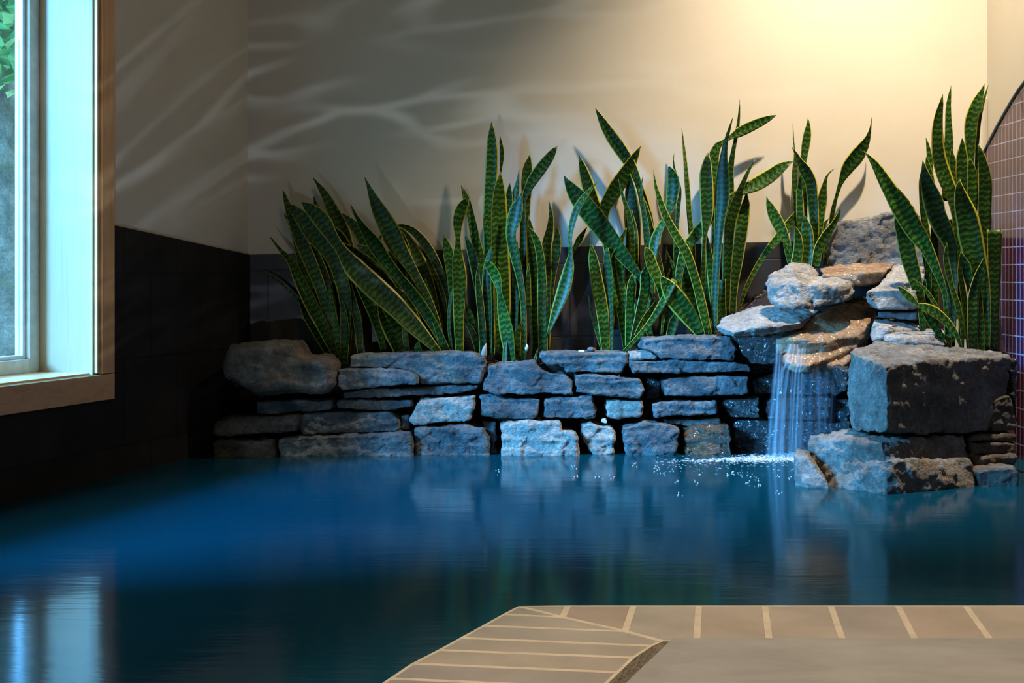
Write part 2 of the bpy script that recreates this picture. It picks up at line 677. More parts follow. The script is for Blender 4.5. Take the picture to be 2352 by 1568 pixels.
def glass_mat():
    m, nt, b = newmat('window glass')
    L = nt.links.new
    tr = nt.nodes.new('ShaderNodeBsdfTransparent')
    tr.inputs[0].default_value = (0.80, 0.965, 1.0, 1)
    gl = nt.nodes.new('ShaderNodeBsdfGlossy')
    gl.inputs['Roughness'].default_value = 0.02
    ms = nt.nodes.new('ShaderNodeMixShader')
    ms.inputs[0].default_value = 0.04
    L(tr.outputs[0], ms.inputs[1])
    L(gl.outputs[0], ms.inputs[2])
    L(ms.outputs[0], nt.nodes['Material Output'].inputs[0])
    return m


M['glass'] = glass_mat()


def foliage_mat():
    m, nt, b = newmat('garden foliage')
    v = objvec(nt, rnd=False)
    r = rampn(nt, [(0.3, (0.03, 0.12, 0.03)), (0.7, (0.14, 0.34, 0.10))])
    nt.links.new(noise(nt, v, 14, 2), r.inputs[0])
    nt.links.new(r.outputs[0], b.inputs['Base Color'])
    b.inputs['Roughness'].default_value = 0.5
    return m


M['foliage'] = foliage_mat()

# ------------------------------------------------------------------ room
def LW(Y, z, t=0.0):
    """point on the left wall at depth Y, t metres behind its face (outwards)"""
    k = math.sqrt(1 + KL * KL)
    return Vector((XL0 + KL * Y - t / k, Y + t * KL / k, z))


def lY(px):
    return 2.795 / (0.3352 - (px - 1176) / F)


k_ = math.sqrt(1 + KL * KL)
LU = Vector((-KL, -1, 0)) / k_              # along the left wall, towards the camera
LN = Vector((1, -KL, 0)) / k_               # into the room
Y0, Y1 = lY(212), 2.30                      # window opening from the far jamb to the near jamb
Z0, Z1 = 0.35, 1.75
TW = 0.24                                   # wall thickness
CZ = 3.4                                   # ceiling height


def lquad(mb, ya, yb, za, zb, t0=0.0, t1=TW):
    a, b = LW(ya, za, t0), LW(yb, za, t0)
    mb.prism([a, b, LW(yb, zb, t0), LW(ya, zb, t0)], -LN * (t1 - t0))


mb = MB()
lquad(mb, YB, Y0, -0.6, CZ)
lquad(mb, Y0, Y1, -0.6, Z0 - 0.012)
lquad(mb, Y0, Y1, Z1 + 0.012, CZ)
lquad(mb, Y1, -1.5, -0.6, CZ)
tag(mb.build('wall_left', M['plaster']), kind='structure')

XC = XL0 + KL * YB
mb = MB()
mb.box((XC - 0.3, YB, -0.6), (1.748 - XC + 0.3, 0, 0), (0, 0.2, 0), (0, 0, CZ + 0.6))
tag(mb.build('wall_back', M['plaster']), kind='structure')
mb = MB()
mb.prism([(1.748, YB, -0.6), (XR, 5.13, -0.6), (XR + 0.2, 5.3, -0.6), (1.748, YB + 0.2, -0.6)], (0, 0, CZ + 0.6))
mb.box((XR, 5.13, -0.6), (0.2, 0, 0), (0, -6.63, 0), (0, 0, CZ + 0.6))
tag(mb.build('wall_right', M['plaster']), kind='structure')
mb = MB()
mb.box((-3.6, -1.5, -0.6), (5.7, 0, 0), (0, -0.15, 0), (0, 0, CZ + 0.6))
tag(mb.build('wall_front', M['ceiling']), kind='structure')
mb = MB()
mb.prism([(LW(-1.6, CZ, .3).x, -1.6, CZ), (2.1, -1.6, CZ), (2.1, 5.4, CZ), (LW(5.4, CZ, .3).x, 5.4, CZ)], (0, 0, 0.1))
tag(mb.build('ceiling', M['ceiling']), kind='structure')
mb = MB()
mb.box((XR - 0.016, 5.118, -0.1), (0.014, 0.008, 0), (-0.004, 0.012, 0), (0, 0, 1.46))
tag(mb.build('trim_1', M['plaster']), kind='structure')

# dark slate wainscot
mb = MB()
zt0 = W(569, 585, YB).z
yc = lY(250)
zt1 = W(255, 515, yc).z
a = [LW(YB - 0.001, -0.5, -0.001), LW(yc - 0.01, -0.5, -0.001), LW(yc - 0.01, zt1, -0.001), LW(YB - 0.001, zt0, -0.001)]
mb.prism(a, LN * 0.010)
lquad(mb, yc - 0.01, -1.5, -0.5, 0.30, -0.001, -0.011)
tag(mb.build('trim_2', M['slate_tile_shaded']), kind='structure')
mb = MB()
x0, x1 = XC + 0.012, 1.75
z0, z1 = zt0, W(1790, 555, YB).z
sl = (z1 - z0) / (W(1790, 555, YB).x - XC)
mb.prism([(x0, YB + 0.001, -0.5), (x1, YB + 0.001, -0.5), (x1, YB + 0.001, z0 + sl * (x1 - x0)), (x0, YB + 0.001, z0)], (0, -0.011, 0))
tag(mb.build('trim_3', M['slate_tile']), kind='structure')

# window
win = bpy.data.objects.new('window_1', None)
COL.objects.link(win)
win.location = LW((Y0 + Y1) / 2, Z0)
tag(win, kind='structure')


def wbuild(mb, name, mat, bevel=0.0):
    o = mb.build(name, mat, bevel=bevel)
    o.parent = win
    o.matrix_parent_inverse = Matrix.Translation(win.location).inverted()
    return o


YA, YBB = lY(251), Y1 - 0.07
yi = lY(222)
mb = MB()
lquad(mb, YA, yi, Z0 - 0.004, Z1 + 0.09, 0.0, -0.022)
wbuild(mb, 'casing_side', M['casing'], 0.002)
mb = MB()
lquad(mb, Y1 + 0.01, YBB, Z0 - 0.004, Z1 + 0.09, 0.0, -0.022)
wbuild(mb, 'casing_side', M['casing'], 0.002)
mb = MB()
lquad(mb, YA, YBB, 0.259, Z0 - 0.006, 0.0, -0.022)
wbuild(mb, 'casing_apron', M['casing_h'], 0.002)
mb = MB()
lquad(mb, yi, Y1 + 0.01, Z1 + 0.008, Z1 + 0.09, 0.0, -0.022)
wbuild(mb, 'casing_head', M['casing_h'], 0.002)
# lining of the opening, with a small stop bead near the room face
D = 0.209
mb = MB()
lquad(mb, Y0 + 0.012, Y0, Z0, Z1, 0.012, D)
wbuild(mb, 'jamb_lining', M['jamb'])
mb = MB()
lquad(mb, Y0 + 0.012, Y0 + 0.006, Z0, Z1, -0.014, 0.011)
wbuild(mb, 'jamb_bead', M['jamb'])
mb = MB()
lquad(mb, Y1, Y1 - 0.012, Z0, Z1, -0.014, D)
wbuild(mb, 'jamb_lining', M['jamb'])
mb = MB()
lquad(mb, Y0 + 0.012, Y1 - 0.012, Z0 - 0.012, Z0, 0.012, D)
wbuild(mb, 'sill_board', M['jamb'])
mb = MB()
lquad(mb, Y0 + 0.012, Y1 - 0.012, Z0 - 0.012, Z0 - 0.006, -0.014, 0.011)
wbuild(mb, 'sill_nosing', M['casing_h'])
mb = MB()
lquad(mb, Y0 + 0.012, Y1 - 0.012, Z1, Z1 + 0.012, -0.014, D)
wbuild(mb, 'head_lining', M['jamb'])
# vinyl frame, sash and pane
fw = 0.045 * 0.948
mb = MB()
lquad(mb, Y0 + 0.012, Y0 - fw, Z0, Z1, D, D + 0.06)
lquad(mb, Y1 + fw, Y1 - 0.012, Z0, Z1, D, D + 0.06)
lquad(mb, Y0 - fw, Y1 + fw, Z0, Z0 + 0.045, D, D + 0.06)
lquad(mb, Y0 - fw, Y1 + fw, Z1 - 0.045, Z1, D, D + 0.06)
wbuild(mb, 'frame', M['vinyl'], 0.003)
mb = MB()
s0, s1, sw = Y0 - fw, Y1 + fw, 0.015
lquad(mb, s0, s0 - sw, Z0 + 0.045, Z1 - 0.045, D + 0.015, D + 0.045)
lquad(mb, s1 + sw, s1, Z0 + 0.045, Z1 - 0.045, D + 0.015, D + 0.045)
lquad(mb, s0 - sw, s1 + sw, Z0 + 0.045, Z0 + 0.058, D + 0.015, D + 0.045)
lquad(mb, s0 - sw, s1 + sw, Z1 - 0.058, Z1 - 0.045, D + 0.015, D + 0.045)
wbuild(mb, 'sash', M['vinyl'], 0.002)
mb = MB()
lquad(mb, s0 - sw, s1 + sw, Z0 + 0.058, Z1 - 0.058, D + 0.027, D + 0.032)
wbuild(mb, 'pane', M['glass'])

# maroon mosaic tile arch on the right wall
def rw(px, py):
    Y = XR * F / (px - 1176)
    return Vector((XR, Y, CH - (py - HY) / F * Y))


arc = [rw(*p) for p in ((2272, 350), (2286, 322), (2302, 292), (2320, 260), (2336, 233), (2352, 208), (2385, 165), (2425, 128), (2480, 100), (2600, 62), (2800, 20))]
left = [rw(*p) for p in ((2352, 1110), (2344, 1050), (2332, 960), (2320, 870), (2309, 760), (2300, 660), (2290, 560), (2280, 450))]
ye = arc[-1].y
outline = left[1:] + arc + [Vector((XR, 1.2, arc[-1].z)), Vector((XR, 1.2, -0.4)), Vector((XR, left[0].y, -0.4)), left[0]]
tp = empty('mosaic_panel', (XR, 4.6, 0.0), 'maroon mosaic tile panel with a curved top edge on the right wall', 'tile panel')


def under(o, p):
    o.parent = p
    o.matrix_parent_inverse = Matrix.Translation(p.location).inverted()
    return o


mb = MB()
mb.prism(outline, (-0.018, 0, 0))
under(mb.build('tile_face', M['mosaic']), tp)
mb = MB()
el = [Vector((XR, left[0].y, -0.4))] + left + [arc[0]]
poly = [p + Vector((-0.0185, 0.022, 0)) for p in el] + [p + Vector((-0.0185, -0.004, 0)) for p in reversed(el)]
for i in range(len(el) - 1):
    a_, b_ = el[i], el[i + 1]
    mb.prism([a_ + Vector((-0.036, 0.03, 0)), a_ + Vector((-0.0185, -0.016, 0)), b_ + Vector((-0.0185, -0.016, 0)), b_ + Vector((-0.036, 0.03, 0))], (0.035, 0.0, 0))
under(mb.build('edge_tiles', M['edge_tile']), tp)
mb = MB()
mb.tube([p + Vector((-0.018, 0, 0.004)) for p in arc], 0.007, 8)
under(mb.build('edge_trim', M['edge_trim'], smooth=True), tp)

# pool water
mb = MB()
mb.prism([(LW(-1.4, 0).x, -1.4, 0), (XR + 0.05, -1.4, 0), (XR + 0.05, 5.19, 0), (LW(5.19, 0).x, 5.19, 0)], (0, 0, -0.35))
o = mb.build('pool_water', M['water'])
tag(o, 'deep blue still pool water filling the basin below the stone wall', 'water', kind='structure')

# ------------------------------------------------------------------ coping and deck
ZC = 0.06


def G(px, py, z=ZC):
    Y = (CH - z) * F / (py - HY)
    return Vector(((px - 1176) / F * Y, Y, z))


def g1(c, pts):
    return [G(*p) for p in cv(c, pts)]


MB_ = MB
tiles = []
outer = g1('D1', [(1062, 72), (950, 130), (800, 213), (640, 300), (480, 388), (290, 485), (130, 592)])
inner = g1('D1', [(2105, 325), (2030, 358), (1900, 443), (1790, 548)])
mit_a, mit_b = outer[0], inner[0]
mitre = [g1('D1', [(1380, 151)])[0], g1('D1', [(1830, 252)])[0]]
tiles += [[outer[0], outer[1], mitre[0]], [outer[1], outer[2], mitre[1], mitre[0]], [outer[2], outer[3], inner[1], mit_b, mitre[1]],
          [outer[3], outer[4], inner[2], inner[1]], [outer[4], outer[5], inner[3], inner[2]]]
du, di = outer[6] - outer[5], inner[3] - inner[2]
po, pi_ = outer[5], inner[3]
for i in range(11):
    tiles.append([po, po + du, pi_ + di, pi_])
    po, pi_ = po + du, pi_ + di
fx = [1305, 1455, 1605, 1757, 1908, 2062, 2217]
nx = [None, 1440, 1600, 1767, 1936, 2103, 2276]
far = [G(x, 1389.5) for x in fx]
near = [mitre[0], mitre[1]] + [G(x, 1470) for x in nx[2:]]
tiles += [[mit_a, mitre[0], far[0]], [far[0], mitre[0], mitre[1], far[1]], [far[1], mitre[1], mit_b, near[2], far[2]]]
for i in range(2, 6):
    tiles.append([far[i], near[i], near[i + 1], far[i + 1]])
df, dn = far[6] - far[5], near[6] - near[5]
pf, pn = far[6], near[6]
for i in range(7):
    tiles.append([pf, pn, pn + dn, pf + df])
    pf, pn = pf + df, pn + dn
mb = MB()
tone = []
random.seed(3)
for t in tiles:
    c = sum(t, Vector()) / len(t)
    n = len(t)
    # pull each side in by the joint width
    ins = []
    for i in range(n):
        p0, p1, p2 = t[i - 1], t[i], t[(i + 1) % n]
        d1, d2 = (p1 - p0).normalized(), (p2 - p1).normalized()
        n1 = Vector((-d1.y, d1.x, 0)); n2 = Vector((-d2.y, d2.x, 0))
        if n1.dot(c - p1) < 0: n1 = -n1
        if n2.dot(c - p1) < 0: n2 = -n2
        b_ = (n1 + n2)
        b_ = b_ / max(0.35, (1 + n1.dot(n2)))
        ins.append(p1 + b_ * 0.0038)
    mb.prism(ins, (0, 0, -0.05))
    tone += [random.random()] * (2 * n)
cop = mb.build('pool_coping', M['coping'], bevel=0.003)
at = cop.data.attributes.new('tone', 'FLOAT', 'POINT')
at.data.foreach_set('value', tone)
tag(cop, 'brown tile coping with pale mortar joints turning the pool corner', 'coping', kind='structure')
mb = MB()
for t in tiles:
    mb.prism([p + Vector((0, 0, -0.0004)) for p in t], (0, 0, -0.42))
o = mb.build('mortar', M['mortar'])
o.parent = cop

mb = MB()
zd = 0.066
gi = [inner[0] + Vector((0.012, -0.006, 0)), po * 0 + pi_ + Vector((0.02, 0, 0))]
deck = [Vector((gi[0].x, near[2].y - 0.004, 0)), gi[0], gi[1], Vector((gi[1].x, -1.45, 0)), Vector((XR - 0.01, -1.45, 0)), Vector((XR - 0.01, near[4].y - 0.004, 0))]
mb.prism([Vector((p.x, p.y, zd)) for p in deck], (0, 0, -0.45))
tag(mb.build('floor', M['deck'], bevel=0.004), kind='structure')

# ------------------------------------------------------------------ stones
rng = np.random.default_rng(5)
PERM = rng.random((64, 64, 64)).astype(np.float32)


def vnoise(p):
    i = np.floor(p).astype(int)
    f = p - i
    f = f * f * (3 - 2 * f)
    out = 0
    for dx in (0, 1):
        for dy in (0, 1):
            for dz in (0, 1):
                w = (f[:, 0] if dx else 1 - f[:, 0]) * (f[:, 1] if dy else 1 - f[:, 1]) * (f[:, 2] if dz else 1 - f[:, 2])
                out = out + w * PERM[(i[:, 0] + dx) % 64, (i[:, 1] + dy) % 64, (i[:, 2] + dz) % 64]
    return out * 2 - 1


def fbm(p, o=4, g=0.55):
    s, a = 0, 1.0
    for k in range(o):
        s = s + a * vnoise(p * (2.03 ** k) + 11.7 * k)
        a *= g
    return s


def worley(p):
    i = np.floor(p).astype(int)
    best = np.full(len(p), 9.0)
    val = np.zeros(len(p))
    for dx in (-1, 0, 1):
        for dy in (-1, 0, 1):
            for dz in (-1, 0, 1):
                c = i + (dx, dy, dz)
                a = PERM[c[:, 0] % 64, c[:, 1] % 64, c[:, 2] % 64]
                b = PERM[(c[:, 0] + 17) % 64, (c[:, 1] + 5) % 64, c[:, 2] % 64]
                d = PERM[(c[:, 0] + 31) % 64, c[:, 1] % 64, (c[:, 2] + 23) % 64]
                q = c + np.stack([a, b, d], 1)
                r = ((p - q) ** 2).sum(1)
                m = r < best
                best[m] = r[m]
                val[m] = PERM[(c[:, 0] + 7) % 64, (c[:, 1] + 43) % 64, (c[:, 2] + 3) % 64][m]
    return val * 2 - 1


def finish_rock(name, bm, mat, vox, amp, smooth_it, strata, seed):
    me0 = bpy.data.meshes.new('tmp')
    bmesh.ops.recalc_face_normals(bm, faces=bm.faces)
    bm.to_mesh(me0)
    bm.free()
    t = bpy.data.objects.new('tmp', me0)
    COL.objects.link(t)
    r = t.modifiers.new('r', 'REMESH')
    r.mode = 'VOXEL'
    r.voxel_size = vox
    dg = bpy.context.evaluated_depsgraph_get()
    me = bpy.data.meshes.new_from_object(t.evaluated_get(dg))
    bpy.data.objects.remove(t)
    bpy.data.meshes.remove(me0)
    n = len(me.vertices)
    co = np.empty(n * 3)
    me.vertices.foreach_get('co', co)
    co = co.reshape(-1, 3)
    ed = np.empty(len(me.edges) * 2, dtype=np.int64)
    me.edges.foreach_get('vertices', ed)
    ed = ed.reshape(-1, 2)
    deg = np.bincount(ed.ravel(), minlength=n).astype(float)[:, None]
    deg[deg == 0] = 1

    def lap(x):
        s = np.zeros_like(x)
        for k in range(x.shape[1]):
            s[:, k] = np.bincount(ed[:, 0], x[ed[:, 1], k], n) + np.bincount(ed[:, 1], x[ed[:, 0], k], n)
        return s / deg
    for _ in range(smooth_it):
        co = co * 0.4 + lap(co) * 0.6
    me.vertices.foreach_set('co', co.ravel())
    me.update()
    no = np.empty(n * 3)
    me.vertex_normals.foreach_get('vector', no)
    no = no.reshape(-1, 3)
    for _ in range(2):
        no = no * 0.5 + lap(no) * 0.5
    no /= np.linalg.norm(no, axis=1, keepdims=True) + 1e-9
    p = co + seed * 3.17 + 40
    warp = np.stack([vnoise(p * 9), vnoise(p * 9 + 31), vnoise(p * 9 + 57)], 1)
    d = 1.0 * fbm(p * 13, 3) + 0.75 * worley((p + warp * 0.02) * np.array([22, 22, 34])) + 0.55 * fbm(p * 55, 3, 0.6)
    d = d * amp
    st = vnoise(np.stack([p[:, 0] * 3, p[:, 1] * 3, p[:, 2] * 62 + warp[:, 0] * 1.2], 1))
    flat = 1 - np.abs(no[:, 2])
    d = d + strata * amp * np.clip(st, -1, 0.35) * 1.6 * flat
    co = co + no * d[:, None]
    c = (co.min(0) + co.max(0)) / 2
    c[2] = co[:, 2].min()
    me.vertices.foreach_set('co', (co - c).ravel())
    me.update()
    me.polygons.foreach_set('use_smooth', [True] * len(me.polygons))
    me.name = name
    o = link(name, me, mat)
    o.location = c
    return o


SEED = [0]


def stone(label, polys, mat='stone', Y=4.92, d=0.2, vox=0.0046, amp=0.0040, sm=1, strata=0.9, rnd=0.006, group='stones of the dry stone pool wall',
          cat='stone', name='wall_stone', hulls=None):
    SEED[0] += 1
    bm = bmesh.new()
    if polys:
        pts = [W(x, y, Y) for x, y in polys]
        c = sum(pts, Vector()) / len(pts)
        n = len(pts)
        rings = []
        for sh, dy in ((rnd, 0), (rnd * 0.25, rnd * 0.9), (0.0, rnd * 2), (0.004, d - 0.02), (0.02, d)):
            ring = []
            for p in pts:
                v = p - c
                q = c + v * max(0.3, (1 - sh / max(v.length, 0.02)))
                ring.append(bm.verts.new((q.x, Y + dy, q.z)))
            rings.append(ring)
        bm.faces.new(rings[0])
        bm.faces.new(list(reversed(rings[-1])))
        for a, b in zip(rings[:-1], rings[1:]):
            for i in range(n):
                bm.faces.new((a[i], a[(i + 1) % n], b[(i + 1) % n], b[i]))
    for h in hulls or []:
        vs = [bm.verts.new(p) for p in h]
        r = bmesh.ops.convex_hull(bm, input=vs, use_existing_faces=False)
        junk = [g for g in r['geom_interior'] + r['geom_unused'] if isinstance(g, bmesh.types.BMVert) and g.is_valid]
        if junk:
            bmesh.ops.delete(bm, geom=list(set(junk)), context='VERTS')
    o = finish_rock(name, bm, M[mat], vox, amp, sm, strata, SEED[0])
    return tag(o, label, cat, group)


def H3(c, pts, f=lambda y: y):
    return [W(x, y, f(Y)) for x, y, Y in cv(c, pts)]


def SL(c, pts, th, f=lambda y: y):
    a = H3(c, pts, f)
    return a + [p + Vector((0, 0.01, -th)) for p in a]


C1 = lambda *p: cv('C1', p)
C2 = lambda *p: cv('C2', p)
C3 = lambda *p: cv('C3', p)
# -- the long wall, left to right
stone('big rounded brown boulder on the left end of the wall', C1((95, 400), (130, 250), (200, 212), (330, 192), (520, 185), (600, 172), (740, 192),
      (790, 260), (830, 322), (1040, 325), (1110, 400), (1128, 500), (1118, 570), (1050, 640), (900, 652), (700, 645), (540, 676), (420, 688),
      (340, 620), (230, 570), (110, 510)), 'brown', 4.74, 0.3, 0.007, 0.0045, 4, 0.5, 0.03)
stone('long flat topped slab on top of the wall right of the boulder', C1((1262, 304), (1330, 296), (1700, 288), (2352, 274)) + C2((345, 282), (440, 322), (458, 372), (430, 460),
      (410, 545), (0, 560)) + C1((1900, 560), (1880, 470), (1690, 412), (1256, 408)), 'stone', 4.885, 0.2)
stone('dark low stone tucked in front under the long top slab', C1((1148, 440), (1180, 424), (1690, 418), (1800, 442), (1876, 490), (1888, 556), (1600, 572), (1200, 618), (1150, 565)), 'stone', 4.85, 0.16)
stone('thin dark slab running under the long top slab', C1((1206, 640), (1400, 604), (1890, 580), (2352, 572)) + C2((0, 572), (405, 562), (380, 606), (60, 652)) + C1((1900, 652), (1600, 672), (1210, 688)), 'stone', 4.90, 0.2)
stone('thin dark stone under the boulder in the third course', C1((430, 722), (600, 716), (1108, 702), (1110, 788), (800, 808), (440, 832)), 'stone', 4.88, 0.2)
stone('thin stone with ochre patches under the thin dark slab', C1((1146, 712), (1200, 698), (1830, 702), (1838, 760), (1650, 788), (1150, 780)), 'stone', 4.90, 0.18)
stone('long dark stone at the far left end above the waterline', C1((40, 950), (60, 892), (180, 872), (560, 852), (800, 843), (802, 940), (780, 988), (220, 1020), (40, 1032)), 'brown', 4.82, 0.25)
stone('long bluish stone between two thin stones and the waterline course', C1((820, 850), (850, 822), (1640, 818), (1716, 880), (1726, 950), (1700, 988), (850, 1010), (820, 960)), 'stone', 4.87, 0.2)
stone('small filler stone beside the ochre faced stone', C1((1735, 836), (1800, 842), (1808, 960), (1745, 980)), 'stone', 4.92, 0.14)
stone('blocky stone with an ochre face in the middle course', C1((1818, 890), (1842, 820), (1892, 695), (1930, 690), (2350, 668)) + C2((357, 668), (348, 780), (308, 888)) + C1((2350, 893), (1850, 922)), 'pale', 4.87, 0.2)
stone('darkest stone at the left end of the waterline course', C1((30, 1082), (90, 1062), (578, 1062), (586, 1180), (586, 1300), (30, 1300)), 'brown', 4.80, 0.25)
stone('long greenish stone of the waterline course', C1((624, 1062), (820, 1042), (1300, 1018), (1815, 994), (1832, 1100), (1832, 1290), (640, 1290)), 'stone', 4.83, 0.2)
stone('chunky bluish stone at the waterline below the ochre stone', C1((1852, 962), (1900, 948), (2280, 930)) + C2((240, 932), (425, 957), (485, 1050), (500, 1160), (500, 1280)) + C1((1860, 1280)), 'stone', 4.86, 0.2)
stone('narrow upright filler stone beside the chunky bluish stone', C2((418, 888), (548, 892), (545, 1260), (508, 1260), (490, 1050)), 'stone', 4.92, 0.12)
stone('broken stone with a sloping tan top beside the long slab', C2((468, 402), (560, 378), (900, 358), (960, 424), (1060, 458), (1180, 472), (1238, 520), (1238, 646), (1000, 648), (560, 652), (432, 608), (424, 520), (478, 480)), 'stone', 4.88, 0.2, strata=0.5)
stone('flat capping slab with white chips lying on it', C2((928, 302), (962, 278), (1736, 278), (1736, 335), (1688, 452), (1170, 452), (1160, 404), (1000, 372), (962, 332)), 'stone', 4.90, 0.2)
stone('rough sloping stone under the capping slab', C2((1252, 482), (1300, 473), (1450, 478), (1836, 508), (1886, 600), (1858, 692), (1600, 668), (1262, 638)), 'stone', 4.88, 0.2)
stone('dark blue stone in the middle course under the broken stone', C2((404, 664), (450, 658), (620, 692), (936, 692), (950, 722), (918, 858), (880, 876), (560, 872), (408, 848)), 'stone', 4.88, 0.2)
stone('layered bluish stone left of the tan edged small stone', C2((988, 694), (1418, 664), (1430, 722), (1450, 800), (1436, 872), (956, 858), (982, 760)), 'stone', 4.885, 0.2, strata=1.4)
stone('small stone with a tan right edge in the middle course', C2((1538, 708), (1640, 707), (1868, 713), (1866, 848), (1640, 868), (1548, 858)), 'pale', 4.90, 0.2)
stone('pale broken stone with a tan shelf at the waterline', C2((582, 932), (620, 902), (1138, 887), (1138, 975), (1258, 987), (1292, 1080), (1292, 1270), (600, 1270)), 'pale', 4.85, 0.2)
stone('small round pale stone at the waterline', C2((1322, 930), (1400, 908), (1480, 937), (1590, 942), (1632, 1000), (1608, 1110), (1600, 1250), (1480, 1250), (1332, 1062)), 'pale', 4.88, 0.18, sm=3)
stone('dark trapezoid stone at the waterline right of the round one', C2((1698, 962), (1900, 904), (2060, 918), (2206, 962), (2198, 1060), (2150, 1260), (1740, 1260), (1702, 1060)), 'stone', 4.85, 0.2)
stone('little tan capstone wedged beside the top block', C3((157, 374), (336, 368), (382, 402), (378, 432), (152, 428)), 'pale', 4.90, 0.16)
stone('long layered stone under the top block', C3((152, 444), (400, 434), (560, 433), (985, 452), (1106, 472), (1106, 520), (600, 534), (182, 538)), 'stone', 4.89, 0.2, strata=1.3)
stone('high block with a broken tan corner beside the big slab', C3((272, 274), (640, 246), (956, 260), (996, 330), (986, 440), (700, 428), (412, 428), (386, 402), (260, 342)), 'stone', 4.885, 0.22)
stone('long stone with a tan band below the layered stone', C3((412, 592), (480, 568), (1096, 563), (1096, 698), (750, 718), (432, 718)), 'stone', 4.89, 0.2)
stone('narrow dark stone in the middle course below the tan band', C3((338, 782), (420, 758), (838, 758), (856, 858), (600, 868), (362, 882)), 'stone', 4.89, 0.2, strata=1.3)
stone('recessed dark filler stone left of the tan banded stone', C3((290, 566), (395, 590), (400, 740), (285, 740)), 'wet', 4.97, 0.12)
stone('thin dark wedge stone above the wet rust stone', C3((424, 905), (868, 893), (868, 938), (570, 948)), 'stone', 4.93, 0.14)
stone('wet rust coloured stone at the waterline near the waterfall', C3((592, 1000), (642, 950), (936, 940), (956, 1040), (960, 1240), (584, 1240)), 'rust', 4.87, 0.2)
stone('wet black stone left of the waterfall in the middle course', C3((893, 742), (1178, 724), (1186, 886), (960, 886), (903, 830)), 'wet', 4.92, 0.18, amp=0.005)
stone('long wet glittering stone at the waterline behind the waterfall', C3((988, 930), (1022, 910), (1890, 918), (1890, 1230), (1020, 1230), (982, 1040)), 'wet', 4.93, 0.16, amp=0.005)
stone('wet glittering stone behind the middle of the waterfall', C3((1228, 762), (1262, 736), (1736, 726), (1740, 886), (1242, 896)), 'wet', 4.93, 0.16, amp=0.005)
stone('wet bluish stone under the waterfall lip', C3((1117, 600), (1182, 566), (1380, 520), (1750, 480), (1756, 698), (1132, 698)), 'wet', 4.95, 0.14, amp=0.004)
stone('wet upright stone between the waterfall and the right block', C3((1758, 748), (1900, 748), (1900, 906), (1760, 906)), 'wet', 4.96, 0.12)
stone('wet wedge stone hanging under the lip slabs at the right', C3((1745, 600), (1780, 520), (1868, 490), (1868, 668), (1766, 722)), 'wet', 4.90, 0.14)
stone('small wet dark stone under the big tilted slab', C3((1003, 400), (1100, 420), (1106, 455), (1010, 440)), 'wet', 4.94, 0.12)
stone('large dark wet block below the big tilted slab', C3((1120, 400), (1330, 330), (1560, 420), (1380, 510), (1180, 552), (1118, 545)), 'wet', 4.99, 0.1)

# -- rocks round the spring
f1 = lambda y: 4.79 + (y - 4.66) * 0.72
stone('big tilted slab with a sunlit top and dark front left of the waterfall', None, 'pale', vox=0.005, amp=0.004, sm=1, strata=0.6, group='rocks around the waterfall', name='slab_rock', cat='rock', hulls=[
    H3('L9', [(95, 1080, 4.86), (235, 1135, 4.70), (440, 1090, 4.66), (640, 1078, 4.66), (820, 1050, 4.70), (150, 1010, 5.0), (540, 848, 5.12),
              (800, 895, 5.1), (1000, 940, 5.05), (125, 1145, 4.88), (240, 1180, 4.74), (640, 1130, 4.70), (820, 1100, 4.74)], f1)])
stone('dark wet wedge of rock holding up the tilted slab', None, 'wet', vox=0.006, amp=0.004, group='rocks around the waterfall', name='slab_rock', cat='rock', hulls=[
    H3('L9', [(255, 1165, 4.76), (430, 1122, 4.72), (640, 1122, 4.72), (800, 1110, 4.76), (300, 1290, 4.78), (400, 1400, 4.78), (620, 1400, 4.78), (760, 1300, 4.8),
              (420, 1350, 5.1), (800, 1300, 5.1), (400, 1120, 5.1)], f1)])
f2 = lambda y: 4.82 + (y - 4.70) * 0.8
stone('pale two lobed boulder sitting on the tilted slab', None, 'pale', vox=0.005, amp=0.0055, sm=1, strata=0.3, group='rocks around the waterfall', name='boulder', cat='rock', hulls=[
    H3('L9', [(505, 705, 4.84), (530, 790, 4.80), (560, 860, 4.78), (640, 905, 4.72), (730, 935, 4.70), (900, 915, 4.72), (905, 740, 4.72), (560, 620, 4.90),
              (650, 570, 4.95), (740, 520, 5.0), (880, 532, 5.02), (960, 590, 4.96), (1000, 670, 4.86), (770, 690, 4.73), (600, 720, 4.76)], f2),
    H3('L9', [(900, 725, 4.72), (1010, 690, 4.77), (1250, 660, 4.86), (1282, 700, 4.84), (1268, 790, 4.80), (1165, 885, 4.75), (930, 920, 4.71), (1240, 850, 4.95),
              (1000, 655, 4.9), (1180, 735, 4.74)], f2)])
stone('flat wet tan slab at the top of the spring behind the boulder', None, 'wetbrown', vox=0.006, amp=0.0035, group='rocks around the waterfall', name='slab_rock', cat='rock', hulls=[
    H3('L9', [(970, 575, 5.02), (1440, 517, 5.13), (1640, 528, 5.12), (1000, 650, 4.93), (1240, 668, 4.92), (1360, 612, 4.92), (1560, 602, 4.97),
              (1320, 745, 4.93), (1500, 692, 4.96), (1300, 740, 5.1), (1500, 720, 5.1)])])
stone('rough grey slab standing upright against the back wall', cv('L9', [(1052, 600), (1062, 330), (1074, 212), (1160, 192), (1400, 138), (1580, 102), (1700, 108), (1850, 130), (1890, 300), (1890, 620)]),
      'granite', 5.075, 0.1, 0.006, 0.0055, 2, 0.2, group='rocks around the waterfall', name='slab_rock', cat='rock')
f5 = lambda y: y + 0.09
